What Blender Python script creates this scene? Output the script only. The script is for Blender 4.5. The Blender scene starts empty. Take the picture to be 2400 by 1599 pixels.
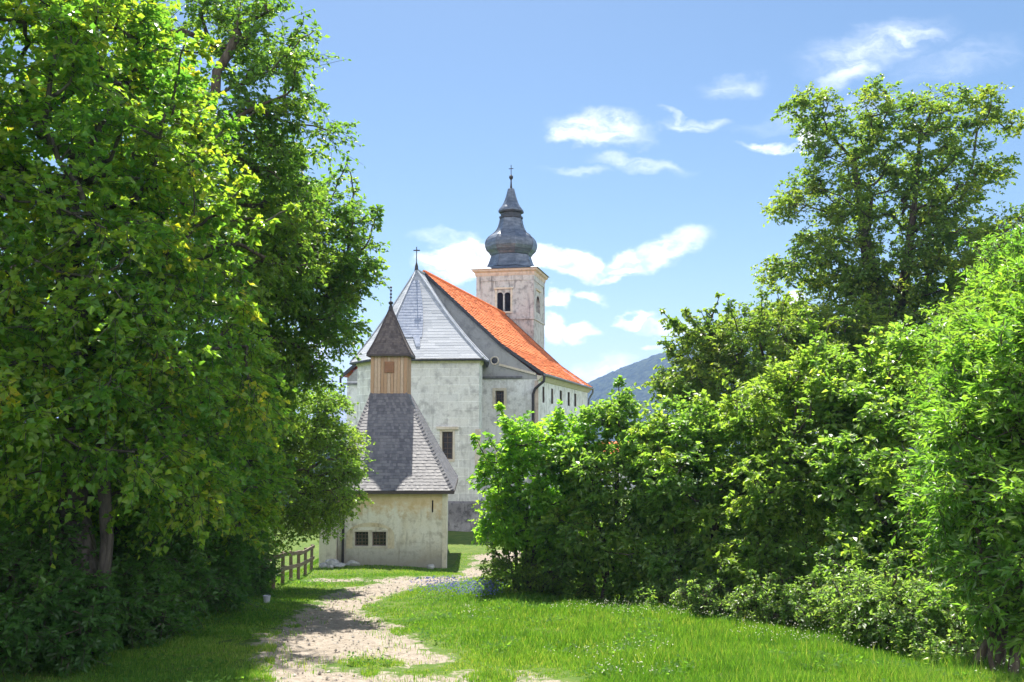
import bpy, math, random
import numpy as np
from mathutils import Vector
R = math.radians
random.seed(7)
sc = bpy.context.scene
C = sc.collection
# ------------------------------------------------------------------ camera
PITCH = R(5.18)
F = 2150.0                      # focal length in pixels of the 2400-wide frame
cam = bpy.data.cameras.new('camera'); camo = bpy.data.objects.new('camera', cam); C.objects.link(camo)
cam.sensor_width = 36.0; cam.lens = F/2400*36.0
cam.clip_start = 0.1; cam.clip_end = 20000
camo.location = (0, 0, 0); camo.rotation_euler = (R(90)+PITCH, 0, 0)
sc.camera = camo
# ------------------------------------------------------------------ light
SUN_EL, SUN_AZ = R(58), R(-8)   # sun ahead of the camera, a little to the left
sun_dir = Vector((math.sin(SUN_AZ)*math.cos(SUN_EL), math.cos(SUN_AZ)*math.cos(SUN_EL), math.sin(SUN_EL)))
sl = bpy.data.lights.new('sun', 'SUN'); sl.energy = 5.0; sl.angle = R(0.5); sl.color = (1.0, 0.95, 0.86)
so = bpy.data.objects.new('sun', sl); C.objects.link(so); so.rotation_euler = sun_dir.to_track_quat('Z', 'Y').to_euler()
sc.view_settings.view_transform = 'Standard'; sc.view_settings.look = 'None'
sc.view_settings.exposure = 1.35; sc.view_settings.gamma = 1.0
cy = sc.cycles
cy.max_bounces = 8; cy.diffuse_bounces = 4; cy.glossy_bounces = 2; cy.transmission_bounces = 6; cy.volume_bounces = 0
cy.transparent_max_bounces = 4; cy.use_denoising = True; cy.caustics_reflective = False; cy.caustics_refractive = False

# pixel helpers (S = coordinates of the photograph as displayed 2353 wide)
K = 2400/2353.0
def ray(x, y):
    xs, ys = x*K, y*K
    a = (xs-1200)/F; b = (799.5-ys)/F
    return np.array([a, math.cos(PITCH)-b*math.sin(PITCH), math.sin(PITCH)+b*math.cos(PITCH)])
def P(x, y, d):
    r = ray(x, y); return Vector(r*(d/r[1]))
def sm(a, b, x):
    t = np.clip((x-a)/(b-a), 0, 1); return t*t*(3-2*t)
def hgt(x, y):
    x = np.asarray(x, float); y = np.asarray(y, float)
    z = np.where(y < 12, -1.7-.13*y, np.where(y < 38, -3.26-.098*(y-12), -5.81-.003*(y-38)))
    z = np.where(y < 0, -1.7, z)
    left = np.clip(-7.6-x, 0, 60); z = z-left*.22*sm(0, 2.5, left)-np.clip(left-20, 0, 40)*.2
    far = np.hypot(x, np.maximum(y-40, 0))
    z = z-sm(45, 260, far)*26
    z = z+.05*np.sin(x*.9+y*.35)+.04*np.sin(y*.8-x*.5)
    return z
def H(x, y): return float(hgt(x, y))
def G(x, y):
    r = ray(x, y); lo = 2.0
    for d in np.arange(3, 90, .1):
        p = r*(d/r[1])
        if p[2] <= H(p[0], p[1]): break
    return Vector(p)

# ------------------------------------------------------------------ node helpers
def new_mat(name):
    m = bpy.data.materials.new(name); m.use_nodes = True
    nt = m.node_tree; nt.nodes.clear()
    return m, nt
def nd(nt, t, **kw):
    n = nt.nodes.new(t)
    for k, v in kw.items(): setattr(n, k, v)
    return n
def lk(nt, a, b): nt.links.new(a, b)
def noise(nt, vec, scale, detail=4, rough=.55, lac=2.0):
    n = nd(nt, 'ShaderNodeTexNoise'); n.inputs['Scale'].default_value = scale
    n.inputs['Detail'].default_value = detail; n.inputs['Roughness'].default_value = rough
    if vec is not None: lk(nt, vec, n.inputs['Vector'])
    return n.outputs['Fac']
def mapping(nt, vec, scale=(1, 1, 1), loc=(0, 0, 0), rot=(0, 0, 0)):
    n = nd(nt, 'ShaderNodeMapping'); n.inputs['Scale'].default_value = scale
    n.inputs['Location'].default_value = loc; n.inputs['Rotation'].default_value = rot
    lk(nt, vec, n.inputs['Vector']); return n.outputs['Vector']
def ramp(nt, fac, stops):
    n = nd(nt, 'ShaderNodeValToRGB'); e = n.color_ramp.elements
    while len(e) < len(stops): e.new(.5)
    for i, (p, c) in enumerate(stops):
        e[i].position = p; e[i].color = (*c, 1) if len(c) == 3 else c
    lk(nt, fac, n.inputs['Fac']); return n.outputs['Color']
def mix(nt, fac, a, b, mode='MIX'):
    n = nd(nt, 'ShaderNodeMix', data_type='RGBA', blend_type=mode)
    for s, v in ((0, fac), (6, a), (7, b)):
        if hasattr(v, 'is_output'): lk(nt, v, n.inputs[s])
        elif isinstance(v, (int, float)): n.inputs[s].default_value = v
        else: n.inputs[s].default_value = (*v, 1)
    return n.outputs[2]
def mth(nt, op, a, b=None, clamp=False):
    n = nd(nt, 'ShaderNodeMath', operation=op); n.use_clamp = clamp
    for i, v in enumerate((a, b)):
        if v is None: continue
        if hasattr(v, 'is_output'): lk(nt, v, n.inputs[i])
        else: n.inputs[i].default_value = v
    return n.outputs[0]
def mrange(nt, v, a, b, c=0, d=1):
    n = nd(nt, 'ShaderNodeMapRange'); n.interpolation_type = 'SMOOTHSTEP'
    lk(nt, v, n.inputs[0])
    for i, x in enumerate((a, b, c, d)): n.inputs[i+1].default_value = x
    return n.outputs[0]
def principled(nt, col, rough=.8, spec=.3, metal=0.0, bump=None, bump_d=.02, bump_s=.6):
    b = nd(nt, 'ShaderNodeBsdfPrincipled'); o = nd(nt, 'ShaderNodeOutputMaterial')
    if hasattr(col, 'is_output'): lk(nt, col, b.inputs['Base Color'])
    else: b.inputs['Base Color'].default_value = (*col, 1)
    if hasattr(rough, 'is_output'): lk(nt, rough, b.inputs['Roughness'])
    else: b.inputs['Roughness'].default_value = rough
    b.inputs['Specular IOR Level'].default_value = spec; b.inputs['Metallic'].default_value = metal
    if bump is not None:
        bn = nd(nt, 'ShaderNodeBump'); bn.inputs['Distance'].default_value = bump_d; bn.inputs['Strength'].default_value = bump_s
        lk(nt, bump, bn.inputs['Height']); lk(nt, bn.outputs[0], b.inputs['Normal'])
    lk(nt, b.outputs[0], o.inputs['Surface']); return b
def objco(nt): return nd(nt, 'ShaderNodeTexCoord').outputs['Object']
def geopos(nt): return nd(nt, 'ShaderNodeNewGeometry').outputs['Position']
def sepz(nt, v):
    s = nd(nt, 'ShaderNodeSeparateXYZ'); lk(nt, v, s.inputs[0]); return s.outputs

# ------------------------------------------------------------------ world: sky and clouds
w = bpy.data.worlds.new('World'); sc.world = w; w.use_nodes = True
nt = w.node_tree; nt.nodes.clear()
sky = nd(nt, 'ShaderNodeTexSky', sky_type='NISHITA'); sky.sun_disc = False
sky.sun_elevation = SUN_EL; sky.sun_rotation = SUN_AZ
sky.altitude = 300; sky.air_density = 1.0; sky.dust_density = 0.6; sky.ozone_density = 2.0
tc = nd(nt, 'ShaderNodeTexCoord'); sx = sepz(nt, tc.outputs['Generated'])
ysafe = mth(nt, 'MAXIMUM', sx[1], .05)
cb = nd(nt, 'ShaderNodeCombineXYZ'); lk(nt, mth(nt, 'DIVIDE', sx[0], ysafe), cb.inputs[0]); lk(nt, mth(nt, 'DIVIDE', sx[2], ysafe), cb.inputs[1])
uv = cb.outputs[0]
n1 = nd(nt, 'ShaderNodeTexNoise'); n1.inputs['Scale'].default_value = 22; n1.inputs['Detail'].default_value = 6; n1.inputs['Roughness'].default_value = .52; lk(nt, mapping(nt, uv, (1, 1.5, 1)), n1.inputs['Vector'])
vs = nd(nt, 'ShaderNodeVectorMath', operation='SUBTRACT'); lk(nt, n1.outputs['Color'], vs.inputs[0]); vs.inputs[1].default_value = (.5, .5, .5)
vm = nd(nt, 'ShaderNodeVectorMath', operation='SCALE'); lk(nt, vs.outputs[0], vm.inputs[0]); vm.inputs['Scale'].default_value = .05
va = nd(nt, 'ShaderNodeVectorMath', operation='ADD'); lk(nt, uv, va.inputs[0]); lk(nt, vm.outputs[0], va.inputs[1])
wuv = va.outputs[0]
# x, y, half width, half height, tilt, strength, softness
CLOUDS = [(1380,300,120,40,3,.8,1.0),(1310,315,58,28,0,.8,.8),(1470,378,115,20,8,.5,1.1),(1600,285,80,18,-6,.5,1.1),(1545,270,40,12,20,.5,1),(1325,395,85,14,0,.3,1.1),
 (2010,105,180,55,-14,.42,1.2),(1955,165,85,36,-25,.6,1.1),(2080,85,110,30,-6,.45,1.2),(1690,203,85,28,-4,.36,1.2),
 (1075,598,105,40,-4,1.1,.45),(1010,612,40,26,0,1,.5),(1300,606,98,32,6,1.1,.45),(1040,552,90,17,3,.4,1),
 (1525,580,110,32,-22,.75,.85),(1436,602,38,27,-10,1,.6),(1400,634,40,10,4,.6,.8),
 (1280,680,34,17,0,.95,.6),(1352,678,40,14,4,.8,.8),(1274,748,36,30,0,1,.5),(1334,760,32,22,10,1,.55),(1455,732,62,18,0,.95,.6),(1545,756,80,18,3,.75,.8),
 (1496,799,26,11,0,.7,.8),(1370,856,90,36,-10,.8,.8),(1765,341,66,13,4,.8,.8),(1852,322,30,28,0,.95,.6),(1838,690,32,26,-20,1,.5),(725,795,36,30,0,.8,.7),
 (1900,260,200,26,-10,.2,1),(2200,140,160,50,-12,.16,1)]
acc = None
for (x, y, rx, ry, rot, st, so_) in CLOUDS:
    c = P(x, y, 1.0)
    m = nd(nt, 'ShaderNodeMapping', vector_type='TEXTURE'); lk(nt, wuv, m.inputs['Vector'])
    m.inputs['Location'].default_value = (c.x, c.z, 0); m.inputs['Rotation'].default_value = (0, 0, -R(rot)); m.inputs['Scale'].default_value = (rx*K/F, ry*K/F, 1)
    l = nd(nt, 'ShaderNodeVectorMath', operation='LENGTH'); lk(nt, m.outputs[0], l.inputs[0])
    v = mrange(nt, l.outputs['Value'], 1.3, 1.2-so_, 0, st)
    acc = v if acc is None else mth(nt, 'MAXIMUM', acc, v)
fine = noise(nt, mapping(nt, wuv, (1, 2.6, 1), rot=(0, 0, .2)), 26, 6, .58)
dens = mth(nt, 'MULTIPLY', acc, mrange(nt, fine, .28, .64, .25, 1.12), clamp=True)
front = mth(nt, 'GREATER_THAN', sx[1], .06)
dens = mth(nt, 'MULTIPLY', dens, front, clamp=True)
hs = nd(nt, 'ShaderNodeHueSaturation'); lk(nt, sky.outputs[0], hs.inputs['Color']); hs.inputs['Saturation'].default_value = 1.1; hs.inputs['Value'].default_value = .88; hs.inputs['Hue'].default_value = .492
shade = mix(nt, mrange(nt, noise(nt, wuv, 35, 4), .35, .7), (9.5, 9.9, 10.5), (12.5, 12.6, 12.8))
ccol = mix(nt, dens, hs.outputs[0], shade)
# unseen bright clouds added low behind the camera as fill for shaded walls
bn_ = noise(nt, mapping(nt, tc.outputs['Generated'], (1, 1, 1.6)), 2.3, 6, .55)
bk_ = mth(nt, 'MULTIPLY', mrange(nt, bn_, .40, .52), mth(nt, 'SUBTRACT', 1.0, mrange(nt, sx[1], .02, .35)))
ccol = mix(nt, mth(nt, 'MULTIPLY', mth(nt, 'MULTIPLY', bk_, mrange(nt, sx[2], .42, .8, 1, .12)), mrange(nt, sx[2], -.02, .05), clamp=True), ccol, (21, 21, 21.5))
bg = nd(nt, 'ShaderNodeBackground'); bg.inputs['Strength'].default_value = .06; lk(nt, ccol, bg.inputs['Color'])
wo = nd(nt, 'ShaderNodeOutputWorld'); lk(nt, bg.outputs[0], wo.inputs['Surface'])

# ------------------------------------------------------------------ object helpers
def wloc(o):
    v = Vector((0, 0, 0))
    while o is not None: v += o.location; o = o.parent
    return v
def tag(o, label=None, cat=None, group=None, kind=None):
    for k, v in (('label', label), ('category', cat), ('group', group), ('kind', kind)):
        if v: o[k] = v
    return o
def thing(name, loc, label, cat, group=None):
    o = bpy.data.objects.new(name, None); C.objects.link(o); o.location = loc; o.empty_display_size = .2
    return tag(o, label, cat, group)
class MB:
    def __init__(s): s.v = []; s.f = []
    def add(s, vs, fs):
        b = len(s.v); s.v += [tuple(v) for v in vs]; s.f += [tuple(i+b for i in f) for f in fs]; return s
    def quad(s, *p): return s.add(p, [tuple(range(len(p)))])
    def box(s, lo, hi):
        x0, y0, z0 = lo; x1, y1, z1 = hi
        return s.add([(x0,y0,z0),(x1,y0,z0),(x1,y1,z0),(x0,y1,z0),(x0,y0,z1),(x1,y0,z1),(x1,y1,z1),(x0,y1,z1)],
                     [(3,2,1,0),(4,5,6,7),(0,1,5,4),(1,2,6,5),(2,3,7,6),(3,0,4,7)])
    def obox(s, c, u, v, wv):     # oriented box: centre and three half-vectors
        c, u, v, wv = map(Vector, (c, u, v, wv))
        vs = [c+a*u+b*v+e*wv for e in (-1, 1) for (a, b) in ((-1,-1),(1,-1),(1,1),(-1,1))]
        return s.add(vs, [(3,2,1,0),(4,5,6,7),(0,1,5,4),(1,2,6,5),(2,3,7,6),(3,0,4,7)])
    def bar(s, a, b, wd, ht, up=(0, 0, 1)):
        a, b = Vector(a), Vector(b); d = (b-a); side = d.cross(Vector(up)).normalized(); u2 = side.cross(d).normalized()
        return s.obox((a+b)/2, d/2, side*wd/2, u2*ht/2)
    def tube(s, pts, rad, n=8):
        pts = [Vector(p) for p in pts]; rads = rad if hasattr(rad, '__len__') else [rad]*len(pts)
        b = len(s.v); ref = None
        for i, p in enumerate(pts):
            d = (pts[min(i+1, len(pts)-1)]-pts[max(i-1, 0)]).normalized()
            if ref is None: ref = d.orthogonal().normalized()
            ref = (ref-d*ref.dot(d)).normalized(); o = d.cross(ref)
            for k in range(n):
                a = 2*math.pi*k/n; s.v.append(tuple(p+(ref*math.cos(a)+o*math.sin(a))*rads[i]))
        for i in range(len(pts)-1):
            for k in range(n):
                s.f.append((b+i*n+k, b+i*n+(k+1) % n, b+(i+1)*n+(k+1) % n, b+(i+1)*n+k))
        s.f.append(tuple(b+k for k in reversed(range(n)))); s.f.append(tuple(b+(len(pts)-1)*n+k for k in range(n)))
        return s
    def lathe(s, c, prof, n=16, rot=0.0):
        b = len(s.v); c = Vector(c)
        for (r, z) in prof:
            for k in range(n):
                a = rot+2*math.pi*k/n; s.v.append((c.x+r*math.cos(a), c.y+r*math.sin(a), c.z+z))
        for i in range(len(prof)-1):
            for k in range(n):
                s.f.append((b+i*n+k, b+i*n+(k+1) % n, b+(i+1)*n+(k+1) % n, b+(i+1)*n+k))
        s.f.append(tuple(b+k for k in reversed(range(n)))); s.f.append(tuple(b+(len(prof)-1)*n+k for k in range(n)))
        return s
    def build(s, name, mat, parent=None, smooth=False, loc=None):
        base = wloc(parent) if parent else Vector(loc or (0, 0, 0))
        me = bpy.data.meshes.new(name); me.from_pydata([tuple(Vector(v)-base) for v in s.v], [], s.f); me.update()
        if mat: me.materials.append(mat)
        me.polygons.foreach_set('use_smooth', [smooth]*len(me.polygons))
        o = bpy.data.objects.new(name, me); C.objects.link(o)
        if parent: o.parent = parent
        elif loc: o.location = loc
        return o
def np_mesh(name, verts, faces, mat, parent=None, attrs=None, smooth=False):
    """verts (n,3), faces (m,k) all of k corners"""
    base = np.array(wloc(parent)) if parent else np.zeros(3)
    me = bpy.data.meshes.new(name); n = len(verts); m, k = faces.shape
    me.vertices.add(n); me.vertices.foreach_set('co', (verts-base).astype(np.float32).ravel())
    me.loops.add(m*k); me.loops.foreach_set('vertex_index', faces.astype(np.int32).ravel())
    me.polygons.add(m); me.polygons.foreach_set('loop_start', np.arange(0, m*k, k, dtype=np.int32))
    try: me.polygons.foreach_set('loop_total', np.full(m, k, dtype=np.int32))
    except Exception: pass
    me.polygons.foreach_set('use_smooth', np.full(m, smooth, dtype=bool))
    for an, av in (attrs or {}).items():
        a = me.attributes.new(an, 'FLOAT', 'POINT'); a.data.foreach_set('value', av.astype(np.float32))
    me.update(calc_edges=True)
    if mat: me.materials.append(mat)
    o = bpy.data.objects.new(name, me); C.objects.link(o)
    if parent: o.parent = parent
    return o

# ------------------------------------------------------------------ materials
def plaster(name, base, dark, warm, scale=1.0, blocks=False, base_z=None, warm_amt=.35, streak=.5, zdark=None):
    m, nt = new_mat(name); o = objco(nt)
    big = noise(nt, o, .45*scale, 5, .6); mid = noise(nt, o, 2.2*scale, 6, .65); fin = noise(nt, o, 14*scale, 4, .6)
    st = noise(nt, mapping(nt, o, (2.6, 2.6, .25)), 1.6*scale, 5, .6)
    c = mix(nt, mrange(nt, big, .42, .66, 0, warm_amt), base, warm)
    c = mix(nt, mrange(nt, mid, .47, .68, 0, .8), c, dark); c = mix(nt, mrange(nt, noise(nt, o, 1.0*scale, 7, .7), .54, .60, 0, .4), c, tuple(.45*x+.55*y for x, y in zip(dark, warm)))
    c = mix(nt, mrange(nt, st, .52, .75, 0, streak), c, tuple(x*.8 for x in dark))
    c = mix(nt, mrange(nt, fin, .35, .7, 0, .22), c, dark)
    h = mth(nt, 'ADD', mth(nt, 'MULTIPLY', mid, .8), mth(nt, 'MULTIPLY', fin, .3))
    if blocks:
        s = sepz(nt, o); cbn = nd(nt, 'ShaderNodeCombineXYZ')
        lk(nt, mth(nt, 'ADD', s[0], mth(nt, 'MULTIPLY', s[1], .8)), cbn.inputs[0]); lk(nt, s[2], cbn.inputs[1])
        bt = nd(nt, 'ShaderNodeTexBrick'); lk(nt, cbn.outputs[0], bt.inputs['Vector']); bt.inputs['Scale'].default_value = 1
        bt.inputs['Mortar Size'].default_value = .022; bt.inputs['Brick Width'].default_value = 1.05; bt.inputs['Row Height'].default_value = .46
        bt.inputs['Mortar Smooth'].default_value = .4; bt.inputs['Color1'].default_value = (.90, .90, .91, 1); bt.inputs['Color2'].default_value = (1.04, 1.03, 1.0, 1); bt.inputs['Mortar'].default_value = (1.28, 1.28, 1.26, 1)
        bm_ = mrange(nt, noise(nt, o, .35, 2), .36, .56)
        c = mix(nt, mth(nt, 'MULTIPLY', bm_, .9), c, bt.outputs['Color'], 'MULTIPLY')
        h = mth(nt, 'ADD', h, mth(nt, 'MULTIPLY', bt.outputs['Fac'], .6))
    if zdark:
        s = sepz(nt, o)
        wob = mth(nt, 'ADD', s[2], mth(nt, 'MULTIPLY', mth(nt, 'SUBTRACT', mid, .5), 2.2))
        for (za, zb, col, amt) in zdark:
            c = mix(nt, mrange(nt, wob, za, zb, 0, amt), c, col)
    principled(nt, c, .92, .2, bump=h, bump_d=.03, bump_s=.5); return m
M = {}
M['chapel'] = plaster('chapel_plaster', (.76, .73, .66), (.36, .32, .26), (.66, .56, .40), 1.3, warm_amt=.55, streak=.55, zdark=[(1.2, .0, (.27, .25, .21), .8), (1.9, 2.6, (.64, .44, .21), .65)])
M['chapel_side'] = plaster('pale_plaster', (.68, .63, .54), (.42, .38, .31), (.60, .50, .36), 1.3)
M['apse'] = plaster('apse_stone', (.66, .66, .66), (.33, .325, .33), (.62, .60, .565), .9, blocks=True)
M['nave'] = plaster('nave_plaster', (.78, .78, .80), (.34, .335, .35), (.58, .55, .50), .8, warm_amt=.4)
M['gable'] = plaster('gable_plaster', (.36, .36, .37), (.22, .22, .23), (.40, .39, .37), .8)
M['tower'] = plaster('tower_plaster', (.53, .525, .53), (.19, .185, .19), (.47, .44, .42), 1.0, warm_amt=.5, streak=.95)
M['plinth'] = plaster('plinth_stone', (.22, .21, .22), (.07, .065, .07), (.42, .41, .41), 1.6, warm_amt=.9, streak=.9)
M['trim'] = plaster('stone_trim', (.62, .56, .48), (.40, .35, .28), (.60, .48, .36), 2)
M['pinktrim'] = plaster('cornice_plaster', (.60, .50, .44), (.38, .31, .27), (.60, .46, .37), 1)
M['ochre'] = plaster('ochre_plaster', (.68, .60, .46), (.42, .34, .24), (.62, .48, .30), 2.4, warm_amt=.8, streak=.7)
def metal(name, c1, c2, rough, metalv, rows=True):
    m, nt = new_mat(name); o = objco(nt)
    n1 = noise(nt, mapping(nt, o, (1.2, 1.2, 3.5)), 1.1, 5, .65); n2 = noise(nt, mapping(nt, o, (3, 3, .5)), 2.0, 5, .6)
    c = mix(nt, mrange(nt, n1, .35, .7), c1, c2); c = mix(nt, mrange(nt, n2, .5, .75, 0, .5), c, tuple(x*.55 for x in c1))
    r = mrange(nt, n2, .3, .7, rough-.1, rough+.15)
    principled(nt, c, r, .5, metalv, bump=n1, bump_d=.02, bump_s=.5); return m
M['lead'] = metal('apse_sheet_metal', (.34, .36, .39), (.46, .48, .51), .5, .2)
M['lead_dark'] = metal('weathered_sheet_metal', (.19, .225, .30), (.25, .285, .36), .8, .0)
M['dome'] = metal('dome_sheet_metal', (.075, .095, .13), (.16, .19, .24), .42, .35)
M['domedark'] = metal('dark_sheet_metal', (.022, .025, .033), (.045, .05, .06), .6, 0)
def simple(name, c1, c2, scale, rough=.7, spec=.3, metalv=0, stretch=(1, 1, 1), bump=.01):
    m, nt = new_mat(name); o = objco(nt); n = noise(nt, mapping(nt, o, stretch), scale, 5, .6)
    principled(nt, mix(nt, mrange(nt, n, .3, .7), c1, c2), rough, spec, metalv, bump=n, bump_d=bump); return m
M['iron'] = simple('dark_iron', (.02, .02, .022), (.05, .045, .045), 8, .5, .4, .4)
M['gutter'] = simple('grey_gutter_metal', (.10, .10, .11), (.2, .2, .21), 4, .45, .5, .5)
M['glass'] = simple('dark_window_glass', (.012, .014, .017), (.03, .034, .04), 3, .12, .6, 0, bump=.002)
M['void'] = simple('dark_opening', (.01, .01, .011), (.022, .02, .02), 3, .9, .1)
M['brownframe'] = simple('brown_window_wood', (.10, .07, .05), (.17, .12, .09), 9, .6, .3)
M['fence'] = simple('fence_wood', (.115, .088, .066), (.24, .185, .14), 5, .75, .2, 0, (6, 1, 6))
M['rock'] = simple('pale_rock', (.30, .29, .29), (.52, .51, .50), 5, .9, .2, bump=.05)
M['bucket'] = simple('pale_plastic', (.36, .38, .47), (.46, .47, .54), 4, .5, .4)
def bark(name, a, b):
    m, nt = new_mat(name); o = objco(nt); n = noise(nt, mapping(nt, o, (9, 9, 1.6)), 1.5, 6, .7); n2 = noise(nt, o, 1.2, 4)
    c = mix(nt, mrange(nt, n, .35, .65), a, b); c = mix(nt, mrange(nt, n2, .55, .75, 0, .7), c, (.14, .15, .11))
    principled(nt, c, .9, .15, bump=n, bump_d=.03); return m
M['bark'] = bark('tree_bark', (.045, .035, .028), (.13, .105, .085))
M['paletrunk'] = bark('pale_bark', (.035, .032, .028), (.11, .10, .09))
def shingle_mat(name, c1, c2, c3, rough=.75, spec=.3):
    m, nt = new_mat(name); at = nd(nt, 'ShaderNodeAttribute', attribute_name='tint'); o = objco(nt)
    n = noise(nt, mapping(nt, o, (14, 14, 3)), 2.2, 4, .6); n2 = noise(nt, o, .7, 4)
    c = ramp(nt, at.outputs['Fac'], [(0, c1), (.5, c2), (1, c3)])
    c = mix(nt, mrange(nt, n, .35, .7, 0, .35), c, tuple(x*.6 for x in c1)); c = mix(nt, mrange(nt, n2, .5, .75, 0, .35), c, c3)
    principled(nt, c, rough, spec); return m
def tile_mat(name, c1, c2, c3):
    m, nt = new_mat(name); at = nd(nt, 'ShaderNodeAttribute', attribute_name='tint'); o = objco(nt)
    c = ramp(nt, at.outputs['Fac'], [(0, c1), (.5, c2), (1, c3)]); n2 = noise(nt, o, .35, 5, .6); n3 = noise(nt, o, 6, 3)
    c = mix(nt, mrange(nt, n2, .5, .75, 0, .35), c, (.45, .13, .06)); c = mix(nt, mrange(nt, n3, .6, .8, 0, .3), c, (.30, .08, .035))
    principled(nt, c, .85, .12); return m
M['shingle'] = shingle_mat('wood_shingles', (.10, .096, .105), (.145, .138, .146), (.21, .20, .20), .6, .5)
M['spire'] = shingle_mat('brown_wood_shingles', (.075, .06, .058), (.115, .095, .088), (.16, .13, .118))
M['tiles'] = tile_mat('orange_roof_tiles', (.64, .185, .064), (.68, .205, .072), (.72, .23, .086))
M['sheet'] = shingle_mat('apse_metal_sheets', (.27, .29, .32), (.325, .345, .375), (.38, .40, .43))
b = [n for n in M['sheet'].node_tree.nodes if n.type == 'BSDF_PRINCIPLED'][0]
b.inputs['Metallic'].default_value = 0; b.inputs['Roughness'].default_value = .75; b.inputs['Specular IOR Level'].default_value = .2
M['planks'] = shingle_mat('turret_planks', (.44, .27, .165), (.52, .345, .225), (.58, .43, .32))
M['louver'] = shingle_mat('turret_louver_wood', (.30, .15, .08), (.36, .19, .10), (.40, .22, .13))

def leaf_mat(name, cols, trans_col, trans=.52, rough=.42, spec=.45):
    m, nt = new_mat(name); at = nd(nt, 'ShaderNodeAttribute', attribute_name='tint')
    c = ramp(nt, at.outputs['Fac'], [(i/(len(cols)-1), k) for i, k in enumerate(cols)])
    b = nd(nt, 'ShaderNodeBsdfPrincipled'); lk(nt, c, b.inputs['Base Color'])
    b.inputs['Roughness'].default_value = rough; b.inputs['Specular IOR Level'].default_value = spec
    t = nd(nt, 'ShaderNodeBsdfTranslucent'); lk(nt, mix(nt, 1.0, c, trans_col, 'MULTIPLY'), t.inputs['Color'])
    ms = nd(nt, 'ShaderNodeMixShader'); ms.inputs[0].default_value = trans
    lk(nt, b.outputs[0], ms.inputs[1]); lk(nt, t.outputs[0], ms.inputs[2])
    o = nd(nt, 'ShaderNodeOutputMaterial'); lk(nt, ms.outputs[0], o.inputs['Surface']); return m
TC = (3.1, 3.1, 1.45)
M['lf_maple'] = leaf_mat('maple_leaves', [(.032, .095, .022), (.052, .14, .024), (.082, .178, .026), (.125, .21, .028), (.17, .23, .028), (.38, .31, .034)], TC)
M['lf_oak'] = leaf_mat('oak_leaves', [(.042, .10, .024), (.065, .135, .026), (.10, .17, .028), (.16, .20, .03)], TC)
M['lf_horn'] = leaf_mat('hornbeam_leaves', [(.065, .13, .03), (.095, .17, .034), (.135, .205, .038), (.19, .23, .042)], TC)
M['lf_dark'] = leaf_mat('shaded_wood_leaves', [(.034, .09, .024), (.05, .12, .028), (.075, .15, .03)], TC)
M['lf_bright'] = leaf_mat('sapling_leaves', [(.08, .185, .03), (.115, .235, .032), (.17, .285, .036), (.26, .32, .042)], TC)
M['lf_hazel'] = leaf_mat('hazel_leaves', [(.068, .14, .034), (.098, .185, .038), (.145, .225, .042), (.22, .26, .048)], TC, rough=.42, spec=.95)
M['lf_ash'] = leaf_mat('ash_leaves', [(.055, .135, .026), (.082, .175, .028), (.12, .21, .032), (.18, .245, .04)], TC, rough=.42, spec=.85)
M['lf_lime'] = leaf_mat('linden_leaves', [(.052, .108, .026), (.082, .145, .028), (.125, .178, .031), (.20, .212, .036)], TC)
M['lf_bramble'] = leaf_mat('bramble_leaves', [(.065, .13, .036), (.095, .17, .044), (.135, .205, .055), (.19, .24, .075)], TC, rough=.42, spec=.8)
M['lf_clover'] = leaf_mat('low_weed_leaves', [(.045, .115, .022), (.07, .15, .026), (.10, .185, .03)], TC, rough=.7, spec=.12)
M['grass'] = leaf_mat('grass_blades', [(.045, .12, .016), (.078, .18, .02), (.125, .235, .026), (.25, .285, .07)], (2.4, 2.4, 1.2), .4, .5, .3)
def flat_leafy(name, c): return leaf_mat(name, [tuple(x*.8 for x in c), c], (1.2, 1.2, 1.2), .3, .6, .2)
M['blueflower'] = flat_leafy('blue_petals', (.17, .19, .47)); M['whiteflower'] = flat_leafy('white_petals', (.75, .72, .6))

# ------------------------------------------------------------------ ground
PATH = [[(598,1568),(590,1500),(592,1470),(640,1440),(690,1405),(728,1385),(742,1372),(770,1362),(800,1352),(850,1345),(880,1338),(700,1337),(715,1330),(860,1331),(1040,1326),(1062,1312),(1090,1290),(1085,1278),(1130,1268),(1200,1262),(1220,1275),(1175,1300),(1110,1325),(1040,1340),(960,1350),(920,1362),(880,1375),(850,1393),(845,1408),(880,1425),(925,1450),(955,1475),(1010,1502),(1060,1515),(1030,1526),(950,1530),(880,1548),(1000,1560),(1100,1540),(1230,1545),(1280,1568)]]
path_poly = []
for (x, y) in PATH[0]:
    g = G(x, min(y, 1566)); path_poly.append((g.x, g.y))
# carry the two ends on, up the slope behind the frame
path_poly = path_poly + [(path_poly[-1][0]-1.0, 6.0), (path_poly[-1][0]-1.0, -3.0), (path_poly[0][0], -3.0), (path_poly[0][0], 6.0)]
def poly_sd(x, y, poly):
    """signed distance (inside positive)"""
    x = np.asarray(x, float); y = np.asarray(y, float)
    dmin = np.full(x.shape, 1e9); ins = np.zeros(x.shape, bool); n = len(poly)
    for i in range(n):
        ax, ay = poly[i]; bx, by = poly[(i+1) % n]
        ex, ey = bx-ax, by-ay; t = np.clip(((x-ax)*ex+(y-ay)*ey)/(ex*ex+ey*ey+1e-9), 0, 1)
        dmin = np.minimum(dmin, np.hypot(x-ax-t*ex, y-ay-t*ey))
        c = ((ay > y) != (by > y)); 
        with np.errstate(divide='ignore', invalid='ignore'):
            ins ^= c & (x < (bx-ax)*(y-ay)/((by-ay) if by != ay else 1e-9)+ax)
    return np.where(ins, dmin, -dmin)
ISL = []
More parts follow.
